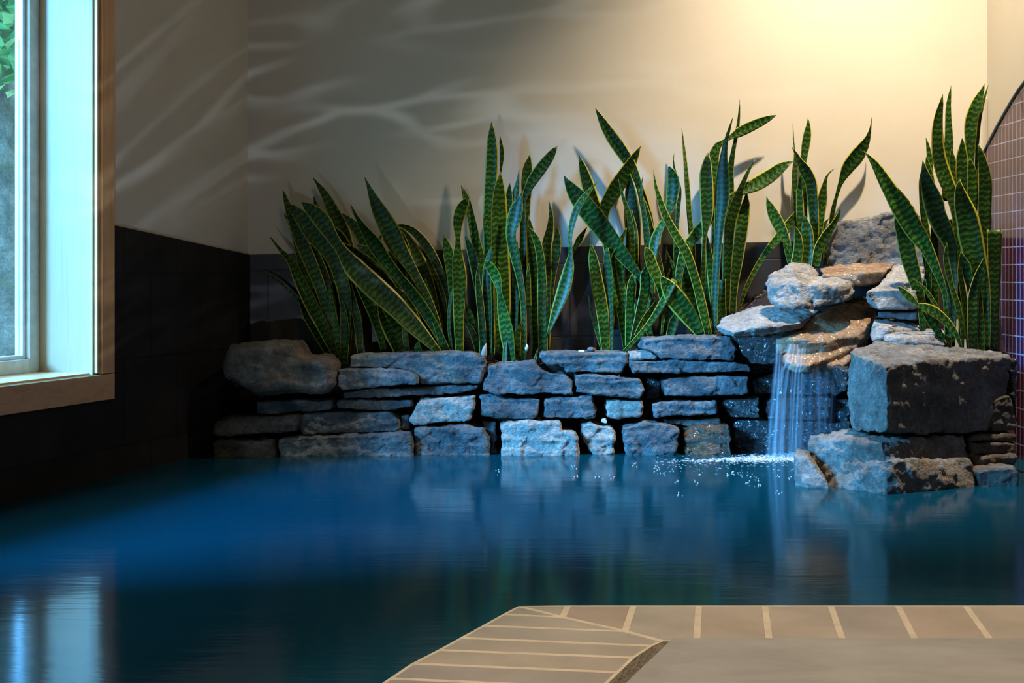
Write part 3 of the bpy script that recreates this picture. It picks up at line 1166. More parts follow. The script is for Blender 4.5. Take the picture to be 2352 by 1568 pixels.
stone('pale block with a sunlit shelf right of the lip', None, 'pale', vox=0.006, amp=0.0035, group='rocks around the waterfall', name='block_rock', cat='rock', hulls=[
    H3('L9', [(1382, 795, 4.74), (1475, 745, 4.78), (1650, 770, 4.70), (1810, 775, 4.70), (1378, 865, 4.76), (1480, 932, 4.70), (1810, 932, 4.70), (1500, 900, 4.95),
              (1900, 900, 4.95), (1500, 740, 4.95), (1900, 700, 4.95)], f5),
    H3('L9', [(1475, 750, 4.79), (1530, 650, 4.88), (1640, 530, 5.04), (1900, 530, 5.04), (1900, 660, 4.9), (1650, 712, 4.76), (1900, 690, 4.78), (1650, 770, 4.78), (1900, 770, 4.9)], f5)])
stone('thin bluish wedge between two pale blocks right of the lip', None, 'stone', vox=0.005, amp=0.002, group='rocks around the waterfall', name='wedge_rock', cat='rock', hulls=[
    H3('L9', [(1480, 958, 4.82), (1815, 952, 4.82), (1480, 1005, 4.82), (1815, 1035, 4.82), (1500, 990, 5.0), (1830, 990, 5.0), (1500, 955, 5.0), (1830, 950, 5.0)])])
stone('speckled pale block under the thin bluish wedge', None, 'pale', vox=0.005, amp=0.003, group='rocks around the waterfall', name='block_rock', cat='rock', hulls=[
    H3('L9', [(1445, 1040, 4.80), (1450, 1020, 4.84), (1620, 1006, 4.92), (1832, 1062, 4.90), (1842, 1105, 4.80), (1560, 1110, 4.76), (1530, 1180, 4.76), (1430, 1215, 4.77), (1405, 1150, 4.80),
              (1840, 1200, 4.80), (1850, 1150, 5.0), (1450, 1150, 5.0)])])
stone('flat slab with a sunlit top and deep blue front', None, 'pale', vox=0.005, amp=0.003, group='rocks around the waterfall', name='slab_rock', cat='rock', hulls=[
    H3('L9', [(1525, 1152, 4.70), (1700, 1118, 4.80), (1941, 1095, 4.88), (2000, 1100, 4.88), (2060, 1130, 4.80), (1960, 1160, 4.70), (1700, 1180, 4.67), (1530, 1210, 4.69), (1700, 1250, 4.67),
              (2050, 1250, 4.70), (2060, 1230, 4.9), (1600, 1230, 4.9)])])
f8 = lambda y: 4.765 + (y - 4.5) * 0.62
stone('long wet tan slab the water slides down, upper of the lip', None, 'wetbrown', vox=0.005, amp=0.0026, strata=1.3, sm=1, group='rocks around the waterfall', name='lip_slab', cat='rock', hulls=[
    SL('L9', [(606, 1195, 4.62), (660, 1150, 4.66), (830, 1040, 4.80), (1270, 815, 5.05), (1400, 800, 5.08), (1468, 950, 4.92), (1420, 1080, 4.78), (1330, 1142, 4.70), (1030, 1212, 4.60),
              (880, 1198, 4.58), (750, 1188, 4.58)], 0.05, f8)])
stone('wet tan slab with a rounded lip the water pours from', None, 'wetbrown', vox=0.005, amp=0.0022, strata=1.0, sm=3, group='rocks around the waterfall', name='lip_slab', cat='rock', hulls=[
    SL('L9', [(660, 1325, 4.58), (720, 1272, 4.64), (860, 1245, 4.66), (1050, 1232, 4.68), (1380, 1112, 4.85), (1410, 1178, 4.80), (1280, 1258, 4.68), (1080, 1328, 4.60),
              (1000, 1378, 4.56), (890, 1412, 4.5), (770, 1410, 4.5), (695, 1378, 4.53)], 0.030, f8)])
stone('broken wet slab lowest of the lip beside the right block', None, 'wetbrown', vox=0.005, amp=0.003, strata=1.2, sm=1, group='rocks around the waterfall', name='lip_slab', cat='rock', hulls=[
    SL('L9', [(1005, 1392, 4.60), (1085, 1340, 4.64), (1270, 1272, 4.72), (1330, 1240, 4.78), (1260, 1330, 4.66), (1225, 1395, 4.62), (1150, 1432, 4.58), (1060, 1418, 4.57)], 0.026, f8)])
stone('small dark wet rock squeezed against the right block', cv('L0', [(530, 335), (600, 332), (596, 480), (575, 560), (545, 520)]), 'wet', 4.62, 0.14, group='rocks around the waterfall', name='wedge_rock', cat='rock')

# -- the great blocks on the right
K = dict(group='great blocks at the right end', name='block_rock', cat='rock')
stone('largest block with a bright blue left face and dark front, upper right', None, 'granite', vox=0.006, amp=0.0055, sm=1, strata=0.5, **K, hulls=[
    H3('L0', [(945, 322, 4.06), (942, 935, 4.05), (612, 195, 4.32), (582, 560, 4.34), (640, 870, 4.30), (690, 925, 4.22), (1300, 270, 4.16), (1700, 248, 4.26), (2080, 225, 4.36),
              (2070, 560, 4.36), (1890, 920, 4.32), (1530, 938, 4.22), (660, 168, 4.40), (850, 105, 4.58), (1150, 120, 4.64), (1470, 145, 4.64), (2000, 198, 4.6), (700, 900, 4.6),
              (1890, 900, 4.6)])])
stone('wide block standing in the water with a split left face', None, 'granite', vox=0.006, amp=0.0055, sm=1, strata=0.5, **K, hulls=[
    H3('L0', [(250, 980, 4.32), (330, 955, 4.40), (540, 915, 4.5), (905, 1015, 4.04), (1200, 990, 4.13), (1640, 965, 4.26), (1000, 930, 4.5), (1640, 940, 4.5), (225, 1080, 4.30),
              (925, 1180, 4.04), (1690, 1180, 4.26), (300, 1300, 4.25), (925, 1300, 4.1), (1700, 1300, 4.3), (1700, 1300, 4.5), (500, 1300, 4.5)]),
    H3('L0', [(330, 1180, 4.26), (962, 1185, 4.0), (1700, 1188, 4.20), (1755, 1300, 4.19), (390, 1370, 4.22), (440, 1470, 4.14), (940, 1500, 3.99), (1775, 1500, 4.13), (440, 1700, 4.14), (940, 1700, 3.99),
              (1775, 1700, 4.13), (1700, 1180, 4.5), (400, 1180, 4.5), (1700, 1650, 4.5), (440, 1650, 4.5)])])
stone('small block leaning on the left side of the wide block', None, 'granite', vox=0.005, amp=0.004, sm=1, strata=0.3, **K, hulls=[
    H3('L0', [(95, 1150, 4.20), (125, 1098, 4.24), (215, 1095, 4.26), (240, 1190, 4.16), (360, 1370, 4.12), (425, 1410, 4.10), (200, 1440, 4.12), (105, 1400, 4.16), (110, 1650, 4.16), (420, 1650, 4.10),
              (130, 1100, 4.4), (250, 1250, 4.4), (120, 1600, 4.4), (400, 1500, 4.4)])])
stone('low brown stone in the right corner of the water', cv('L0', [(1780, 1305), (1850, 1285), (2150, 1265), (2186, 1300), (2190, 1600), (1830, 1600), (1800, 1380)]), 'brown', 4.14, 0.2, **K)
stone('thin dark layer stone under the largest block at the right', cv('L0', [(1690, 965), (2150, 945), (2152, 1018), (1700, 1022)]), 'brown', 4.30, 0.2, **K)
stone('second thin dark layer stone above the low brown stone', cv('L0', [(1712, 1036), (2150, 1032), (2148, 1128), (1730, 1138)]), 'brown', 4.29, 0.2, **K)
stone('lowest thin dark layer stone resting on the low brown stone', cv('L0', [(1738, 1160), (2146, 1145), (2150, 1238), (1775, 1250)]), 'brown', 4.26, 0.2, **K)
stone('dark block at the far right below the largest block', cv('L0', [(1905, 640), (2090, 585), (2120, 640), (2146, 900), (1925, 928)]), 'brown', 4.31, 0.14, **K)
stone('narrow filler coloured dark for the shaded recess between the largest block and the tile panel', cv('L0', [(2098, 250), (2150, 262), (2158, 560), (2155, 900), (2120, 620)]), 'wet', 4.42, 0.16, **K)  # fills the dark recess, the wet stone colour supplies its shade

# ------------------------------------------------------------------ planting bed
SOIL = [(-1.04, 0.27), (-0.7, 0.29), (-0.55, 0.33), (-0.2, 0.335), (0.05, 0.31), (0.15, 0.33), (0.45, 0.345), (0.52, 0.39), (0.75, 0.41), (0.85, 0.5), (1.0, 0.60), (1.3, 0.60), (1.42, 0.45), (1.5, 0.38), (1.87, 0.37)]


def soil_z(x, y):
    z = np.interp(x, [a for a, _ in SOIL], [b for _, b in SOIL])
    return float(z + 0.012 * math.sin(x * 31 + y * 40) * math.cos(x * 17 - y * 23))


nx_, ny_ = 150, 16
vs, fs = [], []
for i in range(nx_ + 1):
    x = -1.05 + i * (XR - 0.004 + 1.05) / nx_
    yf = np.interp(x, [-1.05, 0.9, 1.42, 1.56, 1.65, 1.69, 1.87], [5.04, 5.06, 5.06, 4.68, 4.68, 4.86, 4.88])
    yb = YB - 0.012 if x < 1.7 else YB - 0.012 - (x - 1.7) * 0.62
    vs.append((x, yf, -0.3))
    for j in range(ny_ + 1):
        y = yf + (yb - yf) * j / ny_
        vs.append((max(x, LW(y, 0).x + 0.013), y, soil_z(x, y)))
    vs.append((x, yb, -0.3))
m_ = ny_ + 3
for i in range(nx_):
    for j in range(m_ - 1):
        fs.append((i * m_ + j, (i + 1) * m_ + j, (i + 1) * m_ + j + 1, i * m_ + j + 1))
fs.append(tuple(range(m_ - 1, -1, -1)))
fs.append(tuple(nx_ * m_ + j for j in range(m_)))
so = pymesh('soil', vs, fs, M['soil'], smooth=True)
tag(so, 'dark bark soil filling the planting bed behind the stones', 'soil', kind='stuff')
random.seed(21)
mb = MB()
for i in range(420):
    x = random.uniform(-0.9, 1.7)
    y = random.uniform(5.06, 5.17) if x < 1.3 else random.uniform(4.68, 5.05)
    c = Vector((x, y, soil_z(x, y) + 0.003))
    a = Vector((random.uniform(-1, 1), random.uniform(-1, 1), random.uniform(-.3, .3))).normalized() * random.uniform(0.008, 0.02)
    b = a.cross(Vector((0, 0, 1))).normalized() * random.uniform(0.004, 0.009)
    mb.box(c - a / 2, a, b, (0, 0, random.uniform(0.003, 0.007)))
o = mb.build('bark_mulch', M['mulch'])
tag(o, 'reddish brown bark chips strewn over the soil of the bed', 'mulch', kind='stuff')

# ------------------------------------------------------------------ snake plants
def leaf(pts, Yb, Yt, parent, phi0, twist, blunt=False, ns=26):
    """one sword leaf along a spine of (x, y, width) points, base first"""
    P = np.array([(p[0], p[1], p[2]) for p in pts], float)
    n = len(P)
    seg = np.r_[0, np.cumsum(np.hypot(np.diff(P[:, 0]), np.diff(P[:, 1])))]
    seg /= seg[-1]
    tt = np.linspace(0, 1, ns)
    # monotone-ish hermite through the traced points
    S = np.empty((ns, 3))
    mt_ = np.gradient(P, seg, axis=0)
    for k, t in enumerate(tt):
        i = min(n - 2, max(0, int(np.searchsorted(seg, t) - 1)))
        h = seg[i + 1] - seg[i]
        s = (t - seg[i]) / h
        S[k] = (2 * s ** 3 - 3 * s ** 2 + 1) * P[i] + (s ** 3 - 2 * s ** 2 + s) * h * mt_[i] + (-2 * s ** 3 + 3 * s ** 2) * P[i + 1] + (s ** 3 - s ** 2) * h * mt_[i + 1]
    S[:, 2] = np.maximum(np.interp(tt, seg, P[:, 2]) * 0.35 + S[:, 2] * 0.65, 1.2)
    ys = Yb + (Yt - Yb) * tt
    C = [W(S[k, 0], S[k, 1], ys[k]) for k in range(ns)]
    vs, fs, us = [], [], []
    NA = 7
    ln = 0.0
    for k in range(ns):
        t = C[min(k + 1, ns - 1)] - C[max(k - 1, 0)]
        if k:
            ln += (C[k] - C[k - 1]).length
        t.normalize()
        perp = Vector((t.z, 0, -t.x)).normalized()
        nrm = t.cross(perp).normalized()
        if nrm.y > 0:
            nrm = -nrm
        ph = phi0 + twist * tt[k]
        ph = max(-0.95, min(0.95, ph))
        c = perp * math.cos(ph) + nrm * math.sin(ph)
        m2 = nrm * math.cos(ph) - perp * math.sin(ph)
        hw = S[k, 2] / F * ys[k] / 2 / math.cos(ph)
        th = min(0.0035, hw * 0.35)
        ring = []
        for a in range(NA):
            u = -1 + 2 * a / (NA - 1)
            ring.append((C[k] + c * (hw * u) + m2 * (-hw * 0.30 * (1 - u * u) + th * 0.5 * (1 - u ** 4)), (u + 1) / 2))
        for a in range(NA - 2, 0, -1):
            u = -1 + 2 * a / (NA - 1)
            ring.append((C[k] + c * (hw * u) + m2 * (-hw * 0.30 * (1 - u * u) - th * 0.5 * (1 - u ** 4)), (u + 1) / 2))
        for p, u in ring:
            p.y = min(p.y, YB - 0.016)
            p.x = min(p.x, XR - 0.045)
            vs.append(p)
            us.append((u, ln))
    R = 2 * NA - 2
    for k in range(ns - 1):
        for a in range(R):
            fs.append((k * R + a, k * R + (a + 1) % R, (k + 1) * R + (a + 1) % R, (k + 1) * R + a))
    fs.append(tuple(range(R - 1, -1, -1)))
    fs.append(tuple((ns - 1) * R + a for a in range(R)))
    me = bpy.data.meshes.new('leaf')
    og = parent.location
    me.from_pydata([tuple(v - og) for v in vs], [], fs)
    uvl = me.uv_layers.new(name='UVMap')
    li = np.empty(len(me.loops), dtype=np.int32)
    me.loops.foreach_get('vertex_index', li)
    uvl.data.foreach_set('uv', np.array(us)[li].ravel())
    me.polygons.foreach_set('use_smooth', [True] * len(me.polygons))
    return link('leaf', me, M['leaf'], parent)


def plant(label, base, leaves, y_back, y_front, tipshift=0.02):
    root = empty('snake_plant', base, label, 'plant', 'snake plants in the stone bed')
    n = len(leaves)
    for i, pts in enumerate(leaves):
        y = y_back + (y_front - y_back) * i / max(1, n - 1)
        ph = random.uniform(-0.55, 0.55)
        leaf(pts, y, min(5.16, y + random.uniform(-0.01, tipshift)), root, ph, random.uniform(-0.6, 0.6))
    return root


random.seed(11)
def lv(c, pts):
    s = CROP[c][2]
    return [(x, y, w / s) for x, y, w in cv(c, pts)]


L1 = lambda *p: lv('L1', p)
L2 = lambda *p: lv('L2', p)
L3 = lambda *p: lv('L3', p)
L4 = lambda *p: lv('L4', p)
L5 = lambda *p: lv('L5', p)
L6 = lambda *p: lv('L6', p)
L7 = lambda *p: lv('L7', p)
L8 = lambda *p: lv('L8', p)
plant('leftmost snake plant, dark leaves fanning left above the boulder', W(785, 850, 5.08), [
    L1((420, 1100, 20), (300, 970, 25), (180, 860, 16), (110, 815, 12), (40, 785, 4)),
    L1((700, 1400, 60), (640, 900, 60), (560, 500, 60), (490, 290, 45), (465, 220, 25), (455, 178, 4)),
    L1((830, 1400, 60), (770, 950, 100), (740, 700, 115), (680, 450, 125), (600, 270, 95), (530, 140, 60), (480, 70, 22), (450, 28, 4)),
    L1((720, 1450, 50), (740, 950, 100), (720, 660, 130), (660, 500, 90), (600, 430, 50), (545, 395, 8)),
    L1((560, 1350, 50), (450, 950, 70), (360, 680, 80), (300, 470, 55), (250, 360, 28), (218, 315, 4)),
    L1((640, 1400, 40), (590, 1000, 70), (530, 800, 85), (470, 640, 70), (440, 560, 30)),
    L1((650, 1480, 50), (560, 1080, 80), (490, 860, 95), (400, 640, 110), (310, 430, 90), (250, 260, 60), (222, 170, 25), (208, 125, 4)),
    L1((600, 1480, 50), (480, 1280, 50), (400, 1150, 40), (340, 1000, 20)),
    L1((655, 1500, 50), (530, 1220, 95), (420, 1010, 100), (330, 820, 80), (270, 690, 55), (200, 620, 30), (110, 506, 8)),
    L1((690, 1530, 50), (640, 1280, 60), (600, 1050, 50), (580, 900, 20)),
    L1((830, 1440, 50), (800, 1150, 70), (750, 950, 60), (740, 850, 20)),
    L1((700, 1450, 60), (690, 900, 110), (590, 630, 130), (450, 470, 150), (350, 340, 110), (280, 270, 60), (235, 235, 6)),
    L1((700, 1530, 50), (710, 1250, 65), (690, 1080, 50), (670, 1000, 20)),
], 5.13, 5.03)
plant('second snake plant, long leaves sweeping left across the bed', W(1010, 815, 5.05), [
    L2((470, 640, 40), (475, 560, 40), (505, 495, 4)),
    L2((1080, 1400, 40), (1050, 1000, 55), (980, 800, 70), (900, 640, 80), (820, 530, 75), (740, 460, 60), (680, 435, 40), (625, 425, 12)),
    L2((1060, 1300, 30), (1020, 1080, 20), (980, 900, 50), (920, 780, 50), (850, 695, 8)),
    L2((780, 1300, 50), (720, 950, 90), (660, 760, 75), (630, 640, 20)),
    L2((1010, 1450, 50), (930, 1050, 75), (870, 850, 100), (790, 680, 110), (720, 560, 85), (670, 480, 45), (640, 445, 6)),
    L2((840, 1400, 50), (760, 1000, 60), (720, 720, 70), (690, 560, 50), (670, 480, 8)),
    L2((700, 1300, 50), (520, 800, 90), (380, 600, 110), (270, 430, 90), (210, 370, 50), (170, 330, 10)),
    L2((660, 1250, 60), (590, 850, 115), (470, 740, 115), (370, 640, 90), (295, 592, 12)),
    L2((720, 1400, 50), (560, 950, 120), (420, 790, 130), (280, 670, 100), (160, 590, 40), (108, 568, 6)),
    L2((860, 1420, 20), (790, 1200, 50), (700, 1040, 60), (640, 975, 40), (565, 940, 6)),
    L2((520, 1480, 50), (460, 1250, 80), (380, 1050, 90), (300, 900, 60), (270, 850, 10)),
    L2((660, 1510, 90), (605, 1330, 160), (540, 1180, 140), (475, 1070, 30)),
    L2((720, 1510, 40), (700, 1400, 50), (690, 1300, 40), (680, 1230, 10)),
    L2((1012, 1470, 45), (950, 1220, 65), (880, 1030, 65), (800, 880, 75), (720, 740, 100), (640, 620, 150), (560, 460, 165), (480, 310, 130), (420, 180, 70), (380, 80, 25), (355, 25, 4)),
    L2((1045, 1480, 60), (930, 1260, 90), (800, 1060, 105), (650, 870, 90), (540, 740, 110), (440, 590, 135), (350, 460, 75), (290, 360, 32), (255, 290, 16), (238, 250, 3)),
    L2((980, 1490, 50), (800, 1300, 130), (620, 1110, 175), (420, 930, 195), (250, 760, 170), (150, 620, 90)) + L1((600, 500, 100), (520, 370, 145), (430, 280, 105), (380, 240, 48), (362, 225, 8)),
    L2((830, 1510, 30), (800, 1450, 60), (810, 1400, 8)),
], 5.13, 5.00)
plant('third snake plant, tallest leaf upright, beside the gap showing slate tile', W(1200, 830, 5.06), [
    L3((420, 900, 40), (410, 500, 30), (405, 360, 12), (412, 290, 26), (413, 230, 28), (405, 170, 14), (401, 140, 2)),
    L3((290, 1300, 40), (270, 880, 65), (240, 740, 55), (215, 620, 45), (185, 510, 35), (165, 460, 12), (160, 445, 2)),
    L3((560, 1100, 50), (555, 800, 55), (565, 550, 55), (567, 420, 68), (575, 330, 58), (588, 256, 3)),
    L3((470, 900, 40), (455, 600, 45), (458, 500, 42), (462, 433, 3)),
    L3((450, 900, 40), (470, 620, 45), (500, 490, 45), (515, 400, 15), (519, 343, 2)),
    L3((550, 1100, 50), (545, 700, 40), (548, 540, 30), (590, 440, 62), (650, 350, 74), (710, 270, 58), (745, 220, 26), (758, 203, 3)),
    L3((690, 1480, 40), (690, 1000, 60), (690, 830, 65), (715, 700, 42), (718, 620, 26), (703, 539, 2)),
    L3((690, 1450, 40), (720, 1000, 60), (742, 880, 66), (757, 780, 46), (757, 700, 4)),
    L3((350, 1480, 50), (335, 1100, 60), (330, 850, 62), (330, 600, 66), (345, 400, 78), (352, 250, 74), (350, 130, 48), (350, 53, 3)),
    L3((120, 1300, 40), (95, 950, 66), (80, 860, 66), (62, 790, 32), (55, 755, 3)),
    L3((800, 1050, 40), (858, 850, 20), (890, 790, 42), (940, 708, 6)),
    L3((480, 1400, 60), (490, 1050, 60), (500, 930, 40), (510, 800, 5)),
    L3((260, 1450, 40), (215, 1250, 40), (165, 1150, 5)),
    L3((280, 1520, 40), (225, 1350, 40), (165, 1250, 5)),
    L3((310, 1480, 40), (280, 1150, 55), (255, 1000, 62), (230, 880, 62), (200, 800, 32), (185, 763, 4)),
    L3((400, 1500, 40), (395, 1300, 40), (390, 1150, 30), (385, 1050, 5)),
    L3((620, 1510, 45), (610, 1250, 52), (607, 1000, 62), (600, 850, 62), (590, 720, 42), (578, 638, 6)),
    L3((400, 1500, 70), (420, 1200, 95), (410, 1000, 112), (400, 750, 108), (398, 550, 92), (400, 450, 62), (405, 363, 4)),
    L3((670, 1500, 55), (665, 1250, 62), (660, 1000, 56), (650, 880, 50), (620, 770, 42), (570, 698, 5)),
    L3((330, 1500, 40), (325, 1200, 56), (318, 1060, 60), (330, 920, 52), (356, 808, 5)),
    L3((300, 1500, 50), (287, 1280, 46), (270, 1100, 42), (262, 1020, 26), (270, 930, 6)),
    L3((580, 1200, 32), (577, 1000, 26), (578, 930, 3)),
    L3((505, 1520, 45), (510, 1380, 45), (540, 1280, 8)),
    L3((100, 1490, 25), (85, 1250, 20), (95, 1150, 20), (110, 1075, 4)),
    L3((150, 1490, 50), (145, 1250, 66), (150, 1000, 88), (140, 880, 62), (140, 780, 30), (140, 680, 62), (160, 600, 72), (190, 545, 42), (211, 516, 3)),
    L3((548, 1535, 32), (550, 1350, 36), (545, 1180, 36), (520, 1000, 46), (490, 870, 62), (468, 740, 64), (490, 650, 92), (510, 570, 72), (530, 520, 22), (545, 480, 4)),
    L3((695, 1380, 10), (740, 1250, 52), (800, 1080, 82), (830, 950, 62), (840, 860, 20), (835, 780, 26), (850, 680, 40), (880, 590, 46), (930, 510, 36), (1006, 428, 3)),
    L3((468, 1545, 60), (440, 1350, 88), (412, 1200, 60), (395, 1100, 30), (380, 1030, 62), (350, 970, 62), (320, 930, 42), (302, 913, 5)),
    L3((430, 1545, 30), (435, 1450, 26), (440, 1400, 5)),
    L3((620, 1530, 20), (628, 1490, 12), (636, 1460, 3)),
], 5.13, 4.99)
plant('fourth snake plant, crossed wide leaves in the middle of the bed', W(1400, 810, 5.07), [
    L4((545, 1250, 40), (545, 850, 55), (510, 650, 60), (470, 510, 42), (430, 410, 62), (380, 330, 76), (310, 230, 74), (250, 130, 48), (207, 50, 4)),
    L4((550, 1200, 40), (540, 800, 52), (500, 640, 42), (470, 540, 10)),
    L4((470, 1400, 60), (440, 900, 80), (430, 700, 92), (420, 560, 62), (410, 450, 20)),
    L4((330, 1400, 40), (270, 850, 62), (200, 640, 78), (155, 500, 78), (125, 400, 46), (107, 338, 4)),
    L4((300, 1400, 40), (290, 900, 72), (258, 680, 72), (330, 540, 98), (400, 430, 82), (450, 340, 46), (483, 281, 3)),
    L4((530, 1200, 40), (525, 880, 42), (510, 750, 36), (490, 600, 20), (485, 530, 12), (498, 458, 2)),
    L4((430, 1100, 40), (410, 700, 32), (375, 590, 20), (345, 478, 3)),
    L4((410, 1500, 60), (420, 1200, 62), (430, 950, 82), (430, 780, 62), (425, 668, 5)),
    L4((390, 1510, 30), (350, 1250, 42), (315, 1050, 56), (330, 950, 52), (365, 870, 8)),
    L4((385, 1300, 30), (360, 1050, 50), (350, 900, 46), (395, 780, 8)),
    L4((255, 1535, 25), (215, 1400, 30), (180, 1280, 16), (165, 1190, 3)),
    L4((292, 1540, 40), (285, 1250, 60), (280, 1050, 60), (275, 900, 20)),
    L4((270, 1535, 50), (250, 1300, 76), (215, 1100, 76), (190, 950, 52), (180, 880, 10)),
    L4((560, 1300, 30), (480, 1085, 34), (400, 980, 72), (300, 850, 102), (200, 720, 124), (120, 620, 114), (60, 540, 72), (30, 490, 30), (16, 461, 4)),
    L4((412, 1500, 50), (415, 1280, 52), (425, 1120, 46), (430, 1060, 10)),
    L4((540, 1440, 40), (520, 1280, 40), (550, 1170, 12)),
    L4((480, 1440, 30), (460, 1270, 30), (440, 1180, 5)),
    L4((450, 1450, 35), (510, 1330, 36), (575, 1230, 14)),
    L4((440, 1470, 50), (480, 1300, 62), (510, 1150, 66), (510, 1060, 56), (520, 1003, 5)),
    L4((380, 1535, 25), (470, 1440, 30), (560, 1330, 42), (630, 1210, 46), (690, 1095, 36)),
], 5.14, 5.03)
plant('fifth snake plant, fanned stems with a curled leaf beside the high block', W(1560, 770, 5.05), [
    L5((190, 1350, 30), (200, 900, 26), (215, 700, 26), (220, 580, 26), (195, 480, 15), (183, 410, 8), (188, 363, 2)),
    L5((310, 1300, 35), (300, 900, 42), (285, 750, 40), (270, 550, 38), (258, 400, 26), (245, 280, 14), (236, 203, 2)),
    L5((130, 1300, 25), (105, 1080, 26), (95, 990, 4)),
    L5((340, 1470, 60), (290, 1250, 112), (235, 1080, 92), (205, 960, 42), (200, 900, 5)),
    L5((250, 1400, 20), (210, 1150, 22), (170, 1050, 16), (140, 975, 3)),
    L5((150, 1440, 40), (120, 1250, 30), (165, 1090, 6)),
    L5((200, 1250, 40), (270, 950, 62), (340, 860, 72), (410, 770, 66), (450, 700, 52), (520, 655, 32), (600, 610, 48), (700, 560, 90), (800, 500, 88), (880, 440, 58), (938, 414, 4)),
    L5((40, 1400, 30), (55, 1050, 42), (65, 920, 62), (100, 830, 46), (140, 760, 32), (165, 690, 62), (180, 590, 78), (178, 500, 62), (155, 446, 10)),
    L5((160, 1520, 50), (190, 1420, 62), (215, 1370, 32), (230, 1340, 4)),
    L5((110, 1510, 14), (118, 1350, 24), (95, 1180, 62), (45, 1060, 76), (20, 980, 50), (3, 955, 6)),
    L5((355, 1510, 50), (280, 1390, 112), (200, 1280, 134), (140, 1190, 84), (103, 1138, 8)),
    L5((405, 1510, 45), (370, 1350, 62), (320, 1150, 58), (260, 980, 62), (200, 880, 58), (140, 770, 48), (95, 650, 36), (70, 560, 18), (57, 466, 2)),
], 5.14, 5.02)
plant('sixth snake plant, banded stems with one leaf bent far right', W(1640, 765, 5.06), [
    L5((500, 1400, 40), (530, 900, 62), (540, 600, 56), (545, 450, 42), (565, 330, 26), (590, 200, 22), (600, 100, 12), (602, 26, 2)),
    L5((450, 1200, 40), (445, 800, 36), (447, 520, 62), (440, 400, 62), (452, 330, 62), (490, 292, 20), (530, 270, 22), (600, 230, 64), (700, 180, 64), (780, 145, 42), (834, 122, 3)),
    L5((590, 1370, 12), (640, 1220, 26), (700, 1100, 32), (770, 990, 42), (860, 880, 62), (930, 790, 58), (965, 725, 16)),
    L5((400, 1440, 40), (390, 1150, 52), (400, 1000, 30)),
    L5((440, 1400, 30), (420, 1100, 52), (405, 960, 32), (395, 880, 4)),
    L5((565, 1400, 25), (560, 1250, 52), (590, 1000, 78), (620, 800, 78), (640, 690, 52), (645, 618, 10)),
    L5((520, 1390, 40), (520, 1150, 52), (530, 950, 62), (545, 800, 62), (580, 680, 62), (620, 560, 32), (660, 470, 18), (703, 396, 3)),
    L5((490, 1440, 56), (487, 1280, 52), (485, 1160, 52)),
    L5((370, 1450, 25), (372, 1100, 30), (380, 880, 30), (395, 750, 78), (393, 600, 88), (390, 480, 78), (398, 400, 42), (402, 360, 6)),
    L5((435, 1505, 36), (445, 1250, 42), (460, 1000, 42), (475, 800, 58), (490, 650, 84), (493, 530, 78), (500, 400, 46), (515, 290, 25), (540, 200, 15), (558, 141, 2)),
    L5((415, 1505, 20), (418, 1440, 20), (412, 1403, 4)),
], 5.13, 5.02)
plant('small snake plant with yellow edged leaves behind the pale boulder', W(1850, 640, 5.08), [
    L6((720, 1200, 30), (755, 970, 52), (790, 830, 36), (830, 700, 52), (900, 550, 134), (1000, 420, 155), (1060, 330, 112), (1110, 230, 52), (1135, 120, 14), (1142, 40, 2)),
    L6((460, 1100, 40), (460, 480, 62), (480, 330, 84), (500, 200, 78), (508, 110, 36), (505, 43, 2)),
    L6((400, 1350, 40), (375, 850, 62), (375, 600, 84), (385, 450, 62), (372, 370, 20), (362, 280, 18), (358, 190, 12), (352, 103, 2)),
    L6((480, 1200, 30), (480, 900, 42), (490, 700, 32), (495, 640, 4)),
    L6((610, 1350, 40), (630, 1000, 94), (650, 850, 98), (670, 720, 52), (700, 620, 18), (730, 585, 12), (769, 554, 3)),
    L6((640, 1400, 40), (670, 1110, 42), (712, 1053, 4)),
    L6((440, 1400, 50), (425, 950, 78), (420, 780, 62), (425, 680, 30), (430, 600, 5)),
    L6((580, 1400, 40), (570, 1100, 84), (550, 850, 104), (530, 680, 114), (470, 560, 114), (420, 470, 52), (390, 410, 30), (341, 336, 4)),
    L6((675, 1520, 50), (685, 1380, 42), (700, 1280, 10)),
    L6((600, 1500, 50), (630, 1250, 52), (635, 1140, 10)),
    L6((325, 1500, 50), (300, 1380, 62), (275, 1310, 36), (257, 1263, 5)),
    L6((360, 1450, 20), (300, 1300, 62), (230, 1150, 114), (160, 1010, 114), (120, 920, 72), (97, 860, 20), (91, 826, 3)),
    L6((490, 1520, 130), (495, 1300, 132), (490, 1150, 102), (475, 1060, 42), (465, 1018, 5)),
    L6((385, 1510, 112), (410, 1330, 98), (400, 1220, 72), (380, 1150, 26), (372, 1128, 4)),
    L6((575, 1545, 84), (620, 1340, 104), (690, 1220, 104), (760, 1110, 62), (810, 1020, 42), (830, 938, 4)),
], 5.14, 5.05, 0.01)
